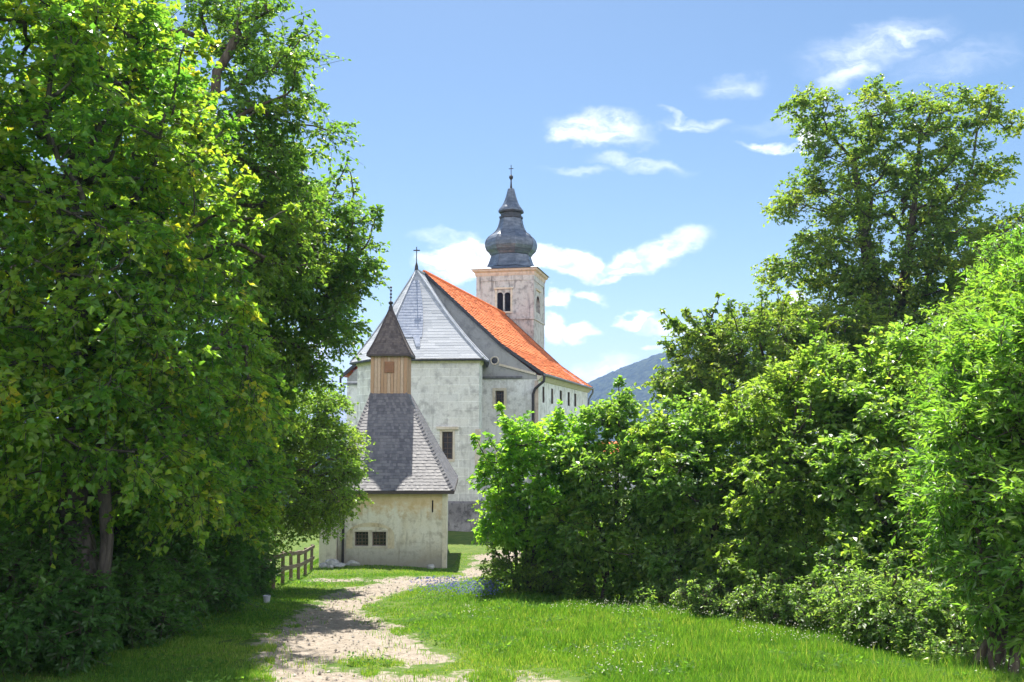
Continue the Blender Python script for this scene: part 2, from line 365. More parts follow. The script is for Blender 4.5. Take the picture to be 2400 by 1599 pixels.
for (x, y, rx, ry) in ((850, 1530, 100, 13), (985, 1548, 60, 8), (1120, 1558, 70, 5), (1120, 1300, 30, 8)):
    a, b_, c_ = G(x, y), G(x+rx, y), G(x, y-ry); ISL.append((a.x, a.y, max(.15, b_.x-a.x), max(.25, c_.y-a.y)))
def track(x, y):
    d = poly_sd(x, y, path_poly)
    for (cx_, cy_, rx, ry) in ISL:
        e = (np.hypot((x-cx_)/rx, (y-cy_)/ry)-1)*min(rx, ry)*.8; d = np.minimum(d, e+.1)
    return d
def axis(fine0, fine1, step, lo, hi, g=1.22):
    a = list(np.arange(fine0, fine1+1e-6, step)); s = step
    while a[-1] < hi: s *= g; a.append(a[-1]+s)
    b = []; s = step; p = fine0
    while p > lo: s *= g; p -= s; b.append(p)
    return np.array(b[::-1]+a)
xs = axis(-10, 11, .14, -5200, 5200); ys = axis(5, 46, .16, -5200, 5200)
GX, GY = np.meshgrid(xs, ys); GZ = hgt(GX, GY)
near = (np.abs(GX) < 14) & (GY > 2) & (GY < 48)
rng = np.random.default_rng(3)
GZ = GZ + np.where(near, rng.normal(0, .012, GX.shape), 0)
pm = np.full(GX.shape, -5.0); pm[near] = track(GX[near], GY[near])
pm = np.clip(pm, -2, 2); GZ = GZ-.04*sm(0, .3, pm)
V = np.stack([GX.ravel(), GY.ravel(), GZ.ravel()], 1); ny, nx = GX.shape
idx = np.arange(nx*ny).reshape(ny, nx)
Fc = np.stack([idx[:-1, :-1].ravel(), idx[:-1, 1:].ravel(), idx[1:, 1:].ravel(), idx[1:, :-1].ravel()], 1)
m, nt = new_mat('ground_grass_and_gravel'); at = nd(nt, 'ShaderNodeAttribute', attribute_name='path'); g = geopos(nt)
pn = noise(nt, g, 1.6, 5, .65); pn2 = noise(nt, g, 7, 4, .6); st = noise(nt, g, 30, 3, .6)
gc = mix(nt, mrange(nt, pn, .35, .65), (.06, .115, .018), (.105, .15, .028)); gc = mix(nt, mrange(nt, pn2, .5, .75, 0, .5), gc, (.15, .145, .05))
dc = mix(nt, mrange(nt, pn2, .3, .7), (.215, .18, .142), (.31, .268, .222)); dc = mix(nt, mrange(nt, st, .55, .72, 0, .7), dc, (.13, .105, .075)); dc = mix(nt, mrange(nt, st, .43, .30, 0, .8), dc, (.42, .37, .31))
k = mth(nt, 'ADD', at.outputs['Fac'], mth(nt, 'MULTIPLY', mth(nt, 'SUBTRACT', pn, .5), 1.5)); k = mth(nt, 'ADD', k, mth(nt, 'MULTIPLY', mth(nt, 'SUBTRACT', pn2, .5), .9))
principled(nt, mix(nt, mrange(nt, k, -.1, .15), gc, dc), .95, .15, bump=mth(nt, 'ADD', mth(nt, 'MULTIPLY', st, .5), pn2), bump_d=.05, bump_s=.8)
o = np_mesh('ground', V, Fc, m, None, {'path': pm.ravel()}, True); tag(o, kind='structure')

# ------------------------------------------------------------------ church
TH = R(12.5); U = Vector((math.sin(TH), math.cos(TH), 0)); Vv = Vector((math.cos(TH), -math.sin(TH), 0)); Z = Vector((0, 0, 1))
def col_t(x, z, p0, d):
    """t with p0 + t d seen in column x (point at height z)"""
    k = (x*K-1200)/F; cp, sp = math.cos(PITCH), math.sin(PITCH)
    return (k*(p0.y*cp+z*sp)-p0.x)/(d.x-k*d.y*cp)
Rc = P(1235, 858, 56.5); zE = Rc.z
Rg = Vector((Rc.x, Rc.y, 0))
tL = col_t(798, zE, Rg, -Vv); W2 = tL            # nave width
apx = P(975, 626, 57.5); tA = col_t(975, apx.z, Rg, -Vv); zR = P(975, 626, (Rg-Vv*tA).y).z
LN = col_t(1350, zE, Rg, U)
GZc = -6.1
church = thing('church', (Rg.x-Vv.x*W2/2, Rg.y-Vv.y*W2/2, GZc), 'white church with orange tiled nave roof and grey onion domed tower', 'church')
def N(t, u, z): return Rg-Vv*t+U*u+Z*z           # t from the right corner to the left, u along the nave
def panel(mb, p0, p1, z0, z1, holes, inward, depth=.28, reveal=True):
    p0 = Vector((p0[0], p0[1], 0)); p1 = Vector((p1[0], p1[1], 0)); L = (p1-p0).length; d = (p1-p0)/L; inward = Vector(inward)
    ss = sorted({0, L, *[h[0] for h in holes], *[h[1] for h in holes]}); zs = sorted({z0, z1, *[h[2] for h in holes], *[h[3] for h in holes]})
    pt = lambda s, z, q=0: p0+d*s+Z*z+inward*q
    for i in range(len(ss)-1):
        for j in range(len(zs)-1):
            cs, cz = (ss[i]+ss[i+1])/2, (zs[j]+zs[j+1])/2
            if any(h[0] < cs < h[1] and h[2] < cz < h[3] for h in holes): continue
            mb.quad(pt(ss[i], zs[j]), pt(ss[i+1], zs[j]), pt(ss[i+1], zs[j+1]), pt(ss[i], zs[j+1]))
    for h in holes:
        a, b_, c, e = h[:4]
        mb.quad(pt(a, c), pt(b_, c), pt(b_, c, depth), pt(a, c, depth)); mb.quad(pt(a, e), pt(a, e, depth), pt(b_, e, depth), pt(b_, e))
        mb.quad(pt(a, c), pt(a, c, depth), pt(a, e, depth), pt(a, e)); mb.quad(pt(b_, c), pt(b_, e), pt(b_, e, depth), pt(b_, c, depth))
    return pt
def window(parent, pt, h, depth=.28, fw=.07, vb=1, hb=2, frame='brownframe', surround=None, sw=.14, name='window', glass='glass', hood=False):
    a, b_, c, e = h[:4]; ins = Vector(pt(0, 0, 1))-Vector(pt(0, 0, 0)); s1 = (Vector(pt(1, 0))-Vector(pt(0, 0)))
    mb = MB(); q = depth-.06
    def rect(m_, s0, s1_, z0, z1, q0, q1):
        pp = [pt(s, z, qq) for qq in (q0, q1) for (s, z) in ((s0, z0), (s1_, z0), (s1_, z1), (s0, z1))]
        m_.add(pp, [(0,1,2,3),(7,6,5,4),(0,4,5,1),(1,5,6,2),(2,6,7,3),(3,7,4,0)])
    rect(mb, a, a+fw, c, e, q-.03, q+.03); rect(mb, b_-fw, b_, c, e, q-.03, q+.03); rect(mb, a+fw, b_-fw, c, c+fw, q-.03, q+.03); rect(mb, a+fw, b_-fw, e-fw, e, q-.03, q+.03)
    wdw = mb.build(name, M[frame], parent)
    g_ = MB(); rect(g_, a+.01, b_-.01, c+.01, e-.01, q+.035, q+.05); g_.build('pane', M[glass], wdw)
    if vb or hb:
        bb = MB()
        for i in range(vb): s = a+(b_-a)*(i+1)/(vb+1); rect(bb, s-.015, s+.015, c+fw, e-fw, q-.02, q+.02)
        for i in range(hb): z = c+(e-c)*(i+1)/(hb+1); rect(bb, a+fw, b_-fw, z-.013, z+.013, q-.024, q+.016)
        bb.build('window_bar', M[frame], wdw)
    if surround:
        f_ = MB(); p = -.035
        rect(f_, a-sw, a-.003, c-sw, e+sw, p, .02); rect(f_, b_+.003, b_+sw, c-sw, e+sw, p, .02); rect(f_, a-.003, b_+.003, e+.003, e+sw, p, .02); rect(f_, a-.003, b_+.003, c-sw, c-.003, p-.03, .02)
        if hood: rect(f_, a-sw-.2, b_+sw+.2, e+sw+.003, e+sw+.16, -.16, .02)
        f_.build('surround', M[surround], wdw)
    return wdw
# which height / column on a plane: intersect pixel ray with the vertical plane through p0 with direction d
def on_plane(x, y, p0, d):
    r = Vector(ray(x, y)); nrm = Vector((-d.y, d.x, 0)); p0 = Vector((p0[0], p0[1], 0))
    q = r*(p0.dot(nrm)/r.dot(nrm)); return (q-p0).dot(Vector(d).normalized()), q.z
def hole(x0, y0, x1, y1, p0, p1):
    p0 = Vector((p0[0], p0[1], 0)); p1 = Vector((p1[0], p1[1], 0)); d = (p1-p0).normalized()
    a, z1 = on_plane(x0, y0, p0, d); b_, z0 = on_plane(x1, y1, p0, d)
    return [min(a, b_), max(a, b_), min(z0, z1), max(z0, z1)]

# nave east wall: left corner -> right corner
pL, pR = N(W2, 0, 0), N(0, 0, 0)
he = [hole(1138, 898, 1158, 932, pL, pR), hole(1140, 1042, 1152, 1068, pL, pR)]
mb = MB(); ptE = panel(mb, pL, pR, GZc-.5, zE-.35, he, U)
pF = N(0, LN, 0); pFL = N(W2, LN, 0)
# slit windows on the long side
slits = []
for x in (1249, 1269, 1289, 1307, 1322): slits.append(hole(x-2.6, 897, x+2.6, 931, pR, pF))
zs0 = np.mean([h[2] for h in slits]); zs1 = np.mean([h[3] for h in slits])
for h in slits: h[2] = zs0; h[3] = zs1
ptS = panel(mb, pR, pF, GZc-.5, zE-.12, slits, -Vv, .12)
panel(mb, pF, pFL, GZc-.5, zE-.12, [], -U); panel(mb, pFL, pL, GZc-.5, zE-.12, [], Vv)
wall = mb.build('nave_wall', M['nave'], church)
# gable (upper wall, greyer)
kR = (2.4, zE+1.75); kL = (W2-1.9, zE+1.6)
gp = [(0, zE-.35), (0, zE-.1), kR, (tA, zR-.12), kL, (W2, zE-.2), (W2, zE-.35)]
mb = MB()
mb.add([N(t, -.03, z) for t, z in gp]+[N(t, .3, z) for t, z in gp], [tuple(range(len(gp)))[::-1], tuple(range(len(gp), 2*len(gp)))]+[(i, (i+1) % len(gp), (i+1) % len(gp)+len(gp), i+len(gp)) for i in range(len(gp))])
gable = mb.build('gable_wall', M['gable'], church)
mb = MB(); mb.add([N(t, LN-.3, z) for t, z in gp]+[N(t, LN+.03, z) for t, z in gp], [tuple(range(len(gp)))[::-1], tuple(range(len(gp), 2*len(gp)))]+[(i, (i+1) % len(gp), (i+1) % len(gp)+len(gp), i+len(gp)) for i in range(len(gp))]); mb.build('gable_wall', M['nave'], church)
# mouldings on the east wall
def seg_on_east(mb, x0, y0, x1, y1, th, proud):
    a, z0 = on_plane(x0, y0, pL, Vv); b_, z1 = on_plane(x1, y1, pL, Vv)
    p, q = pL+Vv*a, pL+Vv*b_; mb.bar((p.x, p.y, z0), (q.x, q.y, z1), .12+2*proud, th)
mb = MB(); seg_on_east(mb, 1108, 868, 1200, 867, .12, .10); mb.build('string_course', M['gutter'], church); mb = MB(); seg_on_east(mb, 790, 882, 826, 882, .12, .1); mb.build('string_course', M['gutter'], church)
mb = MB(); seg_on_east(mb, 1148, 838, 1232, 860, .14, .07); mb.build('string_course', M['trim'], church)
# oculus
a, z = on_plane(1137, 829, pL, Vv); c = pL+Vv*a
mb = MB(); r0 = .24
ring = [Vector((c.x, c.y, z))+(Vv*math.cos(t)+Z*math.sin(t))*r0-U*.06 for t in np.linspace(0, 2*math.pi, 25)]
mb.tube(ring, .05, 6); oc = mb.build('oculus', M['trim'], church)
mb = MB(); mb.add([Vector((c.x, c.y, z))+(Vv*math.cos(t)+Z*math.sin(t))*r0-U*.05 for t in np.linspace(0, 2*math.pi, 24, endpoint=False)], [tuple(range(24))]); mb.build('pane', M['glass'], oc)
# traces of a walled-up arch
mb = MB(); pts = []
for t in np.linspace(0, math.pi, 13):
    a, z = on_plane(1125-11*math.cos(t), 1035-14*math.sin(t), pL, Vv); q = pL+Vv*a; pts.append((q.x, q.y-.01, z))
a, z = on_plane(1114, 1068, pL, Vv); q = pL+Vv*a; pts = [(q.x, q.y-.01, z)]+pts
mb.tube(pts, .05, 6); mb.build('arch_moulding', M['trim'], church)
window(church, ptE, he[0], surround='trim', sw=.17, vb=2, hb=3); window(church, ptE, he[1], vb=1, hb=1, surround='trim', sw=.1)
for h in slits: window(church, ptS, h, depth=.12, fw=.02, vb=0, hb=0, glass='void', name='slit_window')

# roofs made of rows of tiles
def tile_face(V_, F_, T_, pt, rows, nper, lift, jit, rnd):
    """pt(s, q): s along the row 0..1, q down the slope 0..1, returns (point, normal)"""
    for r_ in range(rows):
        q0 = r_/rows; q1 = min(1.0, (r_+1.18)/rows); n = nper(r_); off = rnd.random()/n
        cuts = [0.0]+[min(1, max(0, (i+off)/n+rnd.uniform(-.25, .25)/n)) for i in range(1, n)]+[1.0]
        cuts.sort()
        for i in range(n):
            a, b_ = cuts[i], cuts[i+1]
            if b_-a < 1e-4: continue
            dq = rnd.uniform(-jit, jit)/rows if q1 < 1 else rnd.uniform(-jit, 0)/rows
            (A, na), (B, nb), (Cc, nc), (Dd, n_d) = pt(a, q0), pt(b_, q0), pt(b_, q1+dq), pt(a, q1+dq)
            l1 = lift*rnd.uniform(.7, 1.3); k = len(V_)
            V_ += [A+na*.003, B+nb*.003, Cc+nc*l1, Dd+n_d*l1, Dd+n_d*(l1-.02), Cc+nc*(l1-.02)]
            F_ += [(k, k+3, k+2, k+1), (k+3, k+4, k+5, k+2)]; T_ += [rnd.random()]*6
def tris_build(name, V_, F_, T_, mat, parent):
    return np_mesh(name, np.array([tuple(v) for v in V_]), np.array(F_), mat, parent, {'tint': np.array(T_)})
def lerp(a, b_, t): return a+(b_-a)*t
rnd = random.Random(5)
oh = .14
def roof_side(prof, flip):
    V_, F_, T_ = [], [], []
    A = N(*(prof[0][0], -oh, prof[0][1])); seg = [Vector(p) for p in prof]
    lens = [(seg[i+1]-seg[i]).length for i in range(len(seg)-1)]; tot = sum(lens)
    for i in range(len(seg)-1):
        (t0, z0), (t1, z1) = prof[i], prof[i+1]
        nrm = (N(t1, 0, z1)-N(t0, 0, z0)).cross(U); nrm = nrm if nrm.z > 0 else -nrm; nrm.normalize()
        rows = max(3, int(lens[i]/.30))
        tile_face(V_, F_, T_, lambda s, q: (N(lerp(t0, t1, q), -oh+(LN+2*oh)*s, lerp(z0, z1, q)), nrm), rows, lambda r_: 44, .05, .05, rnd)
    return V_, F_, T_
zr0 = zR-.03
profR = [(tA, zR), (2.3, zE+1.85), (-.42, zE-.02)]; profL = [(tA, zR), (W2-1.8, zE+1.7), (W2+.42, zE-.1)]
V1, F1, T1 = roof_side(profR, 0); V2, F2, T2 = roof_side(profL, 1); F1 += [tuple(i+len(V1) for i in f) for f in F2]
roof = tris_build('nave_roof', V1+V2, F1, T1+T2, M['tiles'], church)
for pr in (profR, profL):
    for uu in (-oh-.03, LN+oh+.03):
        mb = MB()
        for i in range(len(pr)-1):
            (t0, z0), (t1, z1) = pr[i], pr[i+1]; mb.bar(N(t0, uu, z0-.05), N(t1, uu, z1-.05), .06, .2)
        mb.build('verge_board', M['domedark'], roof)
mb = MB()
for i in range(60): mb.tube([N(tA, lerp(-oh, LN+oh, i/60), zR+.03), N(tA, lerp(-oh, LN+oh, (i+1.05)/60), zR+.045)], [.10, .13], 8)
mb.build('ridge_tiles', M['tiles'], roof)
# small dark snow hatch
cq = [on_plane(1203, 790, N(3.6, 0, 0), U)]
mb = MB(); c0 = N(3.3, 7.6, zE+2.62); dn = (N(tA, 0, zR)-N(2.3, 0, zE+1.85)).normalized()
mb.obox(c0+Z*.1, U*.55, dn*.11, Vv.cross(U)*.06); mb.build('roof_vent', M['domedark'], roof)
# eave soffit, gutter and downpipes
mb = MB(); mb.add([N(0, -oh, zE-.12), N(0, LN+oh, zE-.12), N(-.36, LN+oh, zE-.16), N(-.36, -oh, zE-.16), N(0, -oh, zE-.45), N(0, LN+oh, zE-.45), N(-.1, LN+oh, zE-.42), N(-.1, -oh, zE-.42)], [(0,1,2,3),(3,2,6,7),(7,6,5,4),(0,3,7,4),(1,5,6,2)])
mb.build('eave_cornice', M['trim'], church)
mb = MB(); mb.tube([N(-.48, -oh-.05, zE-.08), N(-.48, LN+oh+.05, zE-.12)], .085, 8); gut = mb.build('gutter', M['gutter'], church)
def pipe(u, dz=0):
    mb = MB(); mb.tube([N(-.48, u, zE-.12), N(-.46, u, zE-.45), N(-.15, u-.02, zE-.95), N(-.1, u-.02, zE-1.3), N(-.1, u-.02, GZc-.2)], .075, 8); return mb.build('downpipe', M['gutter'], church)
# the near pipe runs on the east face beside the corner
mb = MB(); mb.tube([N(-.46, -.1, zE-.12), N(-.42, -.12, zE-.5), N(.12, -.16, zE-.95), N(.25, -.16, zE-1.3), N(.25, -.16, GZc-.2)], .085, 8); mb.build('downpipe', M['iron'], church)
pipe(LN-.1)
mb = MB(); mb.obox(N(-.012, .0, (zE-.45+GZc)/2), Vv*.04, U*.012, Z*(zE-.45-GZc)/2); mb.obox(N(.09, -.035, (zE-.45+GZc)/2), Vv*.085, U*.012, Z*(zE-.45-GZc)/2); mb.build('corner_quoin', M['pinktrim'], church)
mb = MB(); q = N(W2+.42, -.1, zE-.15); mb.tube([q, q-Z*.35, q-Z*.55+Vv*.1, q-Z*.6+Vv*.35], .07, 8); mb.build('downpipe', M['iron'], church)

# apse
Bp, Cp, Ap = P(868, 822, 51.7), P(1101, 822, 51.2), P(822, 826, 54.6)
zA = P(1000, 822, 51.3).z; apexA = P(957, 621, 56.4)
def g2(v): return Vector((v.x, v.y, 0))
Bp, Cp, Ap = map(g2, (Bp, Cp, Ap))
def to_east(p): return p+U*((pL-p).dot(U)-.02)
Dp = Cp+Vector((.1, 2.4, 0)); Ae = to_east(Ap); De = pL+Vv*col_t(1104, 0, pL, Vv)
mb = MB(); wa = hole(1016, 992, 1040, 1056, Bp, Cp)
inw = Vector((0, 1, 0))
panel(mb, Ae, Ap, GZc-.5, zA, [], Vv)
panel(mb, Ap, Bp, GZc-.5, zA, [], inw); ptA = panel(mb, Bp, Cp, GZc-.5, zA, [wa], inw, .3)
panel(mb, Cp, Dp, GZc-.5, zA, [], -Vv); panel(mb, Dp, De, GZc-.5, zA, [], -Vv)
apse = mb.build('apse_wall', M['apse'], church)
window(church, ptA, wa, .3, .06, 1, 4, surround='trim', sw=.12, hood=True)
mb = MB()
cen = (Bp+Cp)/2+Vector((0, 4, 0))
def outp(p, d): return p+(p-cen).normalized()*d
seq = [Ap, Bp, Cp, Dp]; zpl = P(1070, 1158, 51).z
for i in range(3):
    a, b_ = outp(seq[i], .14), outp(seq[i+1], .14); mb.quad(a+Z*(GZc-.5), b_+Z*(GZc-.5), b_+Z*zpl, a+Z*zpl); mb.quad(a+Z*zpl, b_+Z*zpl, seq[i+1]+Z*(zpl+.12), seq[i]+Z*(zpl+.12))
mb.build('plinth', M['plinth'], apse)
mb = MB()  # cornice under the apse eave and a flat buttress strip
for i in range(3):
    a, b_ = outp(seq[i], .1), outp(seq[i+1], .1); a2, b2 = outp(seq[i], .003), outp(seq[i+1], .003)
    mb.quad(a2+Z*(zA-.32), b2+Z*(zA-.32), b_+Z*(zA-.2), a+Z*(zA-.2)); mb.quad(a+Z*(zA-.2), b_+Z*(zA-.2), b_+Z*(zA-.02), a+Z*(zA-.02))
mb.build('cornice', M['trim'], apse)
h = hole(1092, 986, 1105, 1076, Bp, Cp); a = ptA(h[0], h[2], -.08); c_ = ptA(h[1], h[3], .02)
mb = MB(); mb.box((a.x, a.y, a.z), (c_.x, c_.y+.0, c_.z)); mb.build('pilaster', M['trim'], apse)
eA, eB, eC, eD = [outp(p, .42)+Z*(zA-.06) for p in (Ap, Bp, Cp, Dp)]
eAe, eDe = to_east(eA)+Z*0, De+Vv*.42-U*.02
ridgeb = Vector((apexA.x, apexA.y, 0)); ridgeb = to_east(ridgeb)+Z*apexA.z
eAe.z = eDe.z = zA-.06
V_, F_, T_ = [], [], []
def facet(V_, F_, T_, a0, a1, e0, e1, rows, nper, lift, jit, flare=.3, tint=None):
    nrm = (e1-e0).cross(a0-e0)
    cc = (e0+e1)/2; nrm = nrm if nrm.z > 0 else -nrm; nrm.normalize()
    def pt(s, q):
        p = lerp(lerp(a0, a1, s), lerp(e0, e1, s), q); return p-Z*flare*math.sin(math.pi*min(1, q))*(.5+q*.6), nrm
    tile_face(V_, F_, T_, pt, rows, nper, lift, jit, rnd)
for (a0, a1, e0, e1) in ((ridgeb, apexA, eAe, eA), (apexA, apexA, eA, eB), (apexA, apexA, eB, eC), (apexA, apexA, eC, eD), (apexA, ridgeb, eD, eDe)):
    facet(V_, F_, T_, a0, a1, e0, e1, 30, lambda r_: max(1, int(1+r_*.16)), .010, .02, .32)
aroof = tris_build('apse_roof', V_, F_, T_, M['sheet'], church)
mb = MB()
def hipbar(mb, a, e, fl, r_=.05, up=.05):
    pts = [lerp(a, e, q)-Z*fl*math.sin(math.pi*q)*(.5+q*.6)+Z*up for q in np.linspace(0.01, 1, 9)]; mb.tube(pts, r_, 6)
for e in (eA, eB, eC, eD): hipbar(mb, apexA, e, .32, .06, .04)
mb.tube([apexA+Z*.04, ridgeb+Z*.04], .07, 6); mb.build('hip_flashing', M['lead'], aroof)
mb = MB(); mb.tube([eAe-Z*.06, eA-Z*.06, eB-Z*.06, eC-Z*.06, eD-Z*.06, eDe-Z*.06], .075, 8); mb.build('gutter', M['domedark'], aroof)
# a run of older, darker sheets on the front slope
def front_pt(s, q, l=.05):
    nrm = (eC-eB).cross(apexA-eB); nrm = nrm if nrm.z > 0 else -nrm; nrm.normalize()
    return lerp(apexA, lerp(eB, eC, s), q)-Z*.32*math.sin(math.pi*q)*(.5+q*.6)+nrm*l
mb = MB(); qs = np.linspace(.12, .74, 21)
for i in range(20):
    s0a, s1a = .05, lerp(.62, .47, i/20); s0b, s1b = .05, lerp(.62, .47, (i+1)/20)
    mb.quad(front_pt(s0a, qs[i], .032), front_pt(s0b, qs[i+1], .042), front_pt(s1b, qs[i+1], .042), front_pt(s1a, qs[i], .032))
mb.quad(front_pt(.36, .74, .06), front_pt(.40, .86, .06), front_pt(.44, .86, .06), front_pt(.45, .74, .06))
mb.build('darker_sheets', M['lead_dark'], aroof)
mb = MB(); mb.lathe(apexA-Z*.05, [(.13, 0), (.10, .3), (.03, .55), (.03, .9)], 10); ap = apexA+Z*.85
mb.box((ap.x-.025, ap.y-.025, ap.z), (ap.x+.025, ap.y+.025, ap.z+.62)); mb.box((ap.x-.2, ap.y-.024, ap.z+.36), (ap.x+.2, ap.y+.024, ap.z+.43)); mb.build('cross', M['iron'], aroof)

# tower
tf0 = N(0, LN+.25, 0); zc = 13.70-.05
a0 = col_t(1094.5, 10, tf0, -Vv); a1 = col_t(1226, 10, tf0, -Vv); TW = a0-a1
def TP(s, q, z): return tf0-Vv*a0+Vv*s+U*q+Z*z       # s 0..TW across the front, q depth
cor = [TP(0, 0, 0), TP(TW, 0, 0), TP(TW, TW, 0), TP(0, TW, 0)]
zt1 = zc-.25
hb_ = [hole(1142, 672, 1156, 716, cor[0], cor[1]), hole(1159, 672, 1173, 716, cor[0], cor[1])]
hs_ = [hole(1232.5, 678, 1240.5, 722, cor[1], cor[2])]
mb = MB(); ptT = panel(mb, cor[0], cor[1], GZc-.5, zt1, hb_, U, .35); ptT2 = panel(mb, cor[1], cor[2], GZc-.5, zt1, hs_, -Vv, .35)
panel(mb, cor[2], cor[3], GZc-.5, zt1, [], -U); panel(mb, cor[3], cor[0], GZc-.5, zt1, [], Vv)
tower = mb.build('tower', M['tower'], church)
def arched(pt, h, name='belfry_window'):
    a, b_, c, e = h; wd = b_-a
    g_ = MB(); p = [pt(a, c, .3), pt(b_, c, .3), pt(b_, e, .3), pt(a, e, .3)]; g_.quad(*p)
    o = g_.build(name, M['void'], tower)
    # arch spandrels, sill, louvres
    mb = MB(); n = 8
    for sgn in (0, 1):
        arc = [(a+wd/2-wd/2*math.cos(t), e-wd/2+wd/2*math.sin(t)) for t in np.linspace(0, math.pi/2, n)]
        if sgn: arc = [(a+b_-s, z) for s, z in arc]
        cx_ = a if not sgn else b_
        for i in range(n-1): mb.quad(pt(cx_, e, .004), pt(*arc[i], .004), pt(*arc[i+1], .004)); 
    return o, mb
for h in hb_:
    o, mb = arched(ptT, h); s_ = mb.build('window_arch', M['tower'], tower)
    s_.parent = tower
for h in hs_:
    o, mb = arched(ptT2, h); mb.build('window_arch', M['tower'], tower)
def slab_on(mb, pt, a, b_, c, e, q0, q1):
    pp = [pt(s, z, qq) for qq in (q0, q1) for (s, z) in ((a, c), (b_, c), (b_, e), (a, e))]
    mb.add(pp, [(0,1,2,3),(7,6,5,4),(0,4,5,1),(1,5,6,2),(2,6,7,3),(3,7,4,0)])
mb = MB(); A0, B0 = hb_[0][0], hb_[1][1]; top = hb_[0][3]; bot = hb_[0][2]
slab_on(mb, ptT, A0-.25, B0+.25, top+.28, top+.42, -.12, .02); slab_on(mb, ptT, A0-.18, A0-.004, bot, top+.27, -.035, .02); slab_on(mb, ptT, B0+.004, B0+.18, bot, top+.27, -.035, .02); slab_on(mb, ptT, A0-.18, B0+.18, bot-.16, bot-.004, -.1, .02)
mb.build('window_surround', M['trim'], tower); mb = MB()
slab_on(mb, ptT2, hs_[0][0]-.2, hs_[0][1]+.2, top+.28, top+.42, -.12, .02)
mb.build('window_surround', M['trim'], tower)
mb = MB()   # raised corner strips and bands
for pt in (ptT, ptT2):
    slab_on(mb, pt, .0, .42, bot-.6, zt1, -.05, .01); slab_on(mb, pt, TW-.42, TW, bot-.6, zt1, -.05, .01); slab_on(mb, pt, .42, TW-.42, zt1-.75, zt1, -.048, .01); slab_on(mb, pt, -.04, TW+.04, bot-.75, bot-.6, -.09, .01)
mb.build('corner_strip', M['tower'], tower)
cc = TP(TW/2, TW/2, 0)
def sq(hw, z): return [cc+(Vv*a+U*b_)*hw+Z*z for a, b_ in ((-1,-1),(1,-1),(1,1),(-1,1))]
def rings(mb, rs):
    b = len(mb.v); n = len(rs[0])
    for r_ in rs: mb.v += [tuple(p) for p in r_]
    for i in range(len(rs)-1):
        for k in range(n): mb.f.append((b+i*n+k, b+i*n+(k+1) % n, b+(i+1)*n+(k+1) % n, b+(i+1)*n+k))
    mb.f.append(tuple(b+k for k in reversed(range(n)))); mb.f.append(tuple(b+(len(rs)-1)*n+k for k in range(n)))
hw = TW/2; mb = MB(); rings(mb, [sq(hw+.06, zt1-.3), sq(hw+.12, zt1-.12), sq(hw+.12, zt1), sq(hw+.3, zt1+.12), sq(hw+.34, zt1+.3)]); mb.build('tower_cornice', M['pinktrim'], tower)
zb = zt1+.3; s_ = .0117; sv = .0131     # metres per pixel of the enlarged photograph
def oc(r_, z): return [cc+(Vv*math.cos(a)+U*math.sin(a))*(r_/math.cos(math.pi/8))+Z*(zb+z) for a in (math.pi/8+math.pi/4*k for k in range(8))]
# square eave merging into the octagonal skirt
mb = MB()
sqr = [cc+(Vv*x+U*y)*(hw+.42)+Z*zb for x, y in ((1, .41), (.41, 1), (-.41, 1), (-1, .41), (-1, -.41), (-.41, -1), (.41, -1), (1, -.41))]
b0 = len(mb.v)
sq4 = [cc+(Vv*x+U*y)*(hw+.46)+Z*(zb+.02) for x, y in ((1, 1), (-1, 1), (-1, -1), (1, -1))]
skirt = oc(178*s_, .42)
mb.v += [tuple(p) for p in sq4+skirt]
# octagon vertex k at angle 22.5+45k ; square corners at 45,135,225,315
for c_, (k0, k1) in enumerate(((0, 1), (2, 3), (4, 5), (6, 7))):
    mb.f.append((b0+c_, b0+4+k1, b0+4+k0)); mb.f.append((b0+c_, b0+(c_+1) % 4, b0+4+(k1+1) % 8, b0+4+k1))
mb.f.append((b0+3, b0+2, b0+1, b0))
prof = [(178, 36), (160, 70), (148, 105), (143, 122), (150, 126), (158, 140), (178, 158), (187, 182), (189, 206), (182, 232), (163, 256), (134, 276), (109, 300), (94, 328), (85, 358), (79, 390)]
rings(mb, [oc(r_*s_, z*sv) for r_, z in prof])
dome = mb.build('onion_dome', M['dome'], church)
mb = MB(); rings(mb, [oc(r_*s_, z*sv) for r_, z in ((74, 384), (88, 390), (88, 402), (76, 406), (76, 424), (92, 430), (94, 440))]); mb.build('lantern', M['domedark'], dome)
mb = MB(); rings(mb, [oc(r_*s_, z*sv) for r_, z in ((94, 440), (92, 448), (83, 462), (67, 480), (56, 500), (47, 522), (38, 548), (31, 574), (25, 597), (24, 602), (12, 606))]); mb.build('spire', M['dome'], dome)
mb = MB()
for k in range(8):
    a = math.pi/8+math.pi/4*k; d = Vv*math.cos(a)+U*math.sin(a)
    mb.tube([cc+d*(r_*s_/math.cos(math.pi/8))+Z*(zb+z*sv) for r_, z in prof], .045, 6)
mb.build('standing_seam', M['dome'], dome)
mb = MB(); cz = cc+Z*zb
mb.lathe(cz, [(.13, 600*sv), (.07, 640*sv), (.06, 668*sv), (.10, 670*sv), (.17, 678*sv), (.19, 686*sv), (.17, 694*sv), (.08, 702*sv), (.035, 706*sv), (.03, 775*sv)], 12)
mb.obox(cz+Z*748*sv, Vv*.22, U*.025, Z*.03); mb.build('finial', M['iron'], dome)

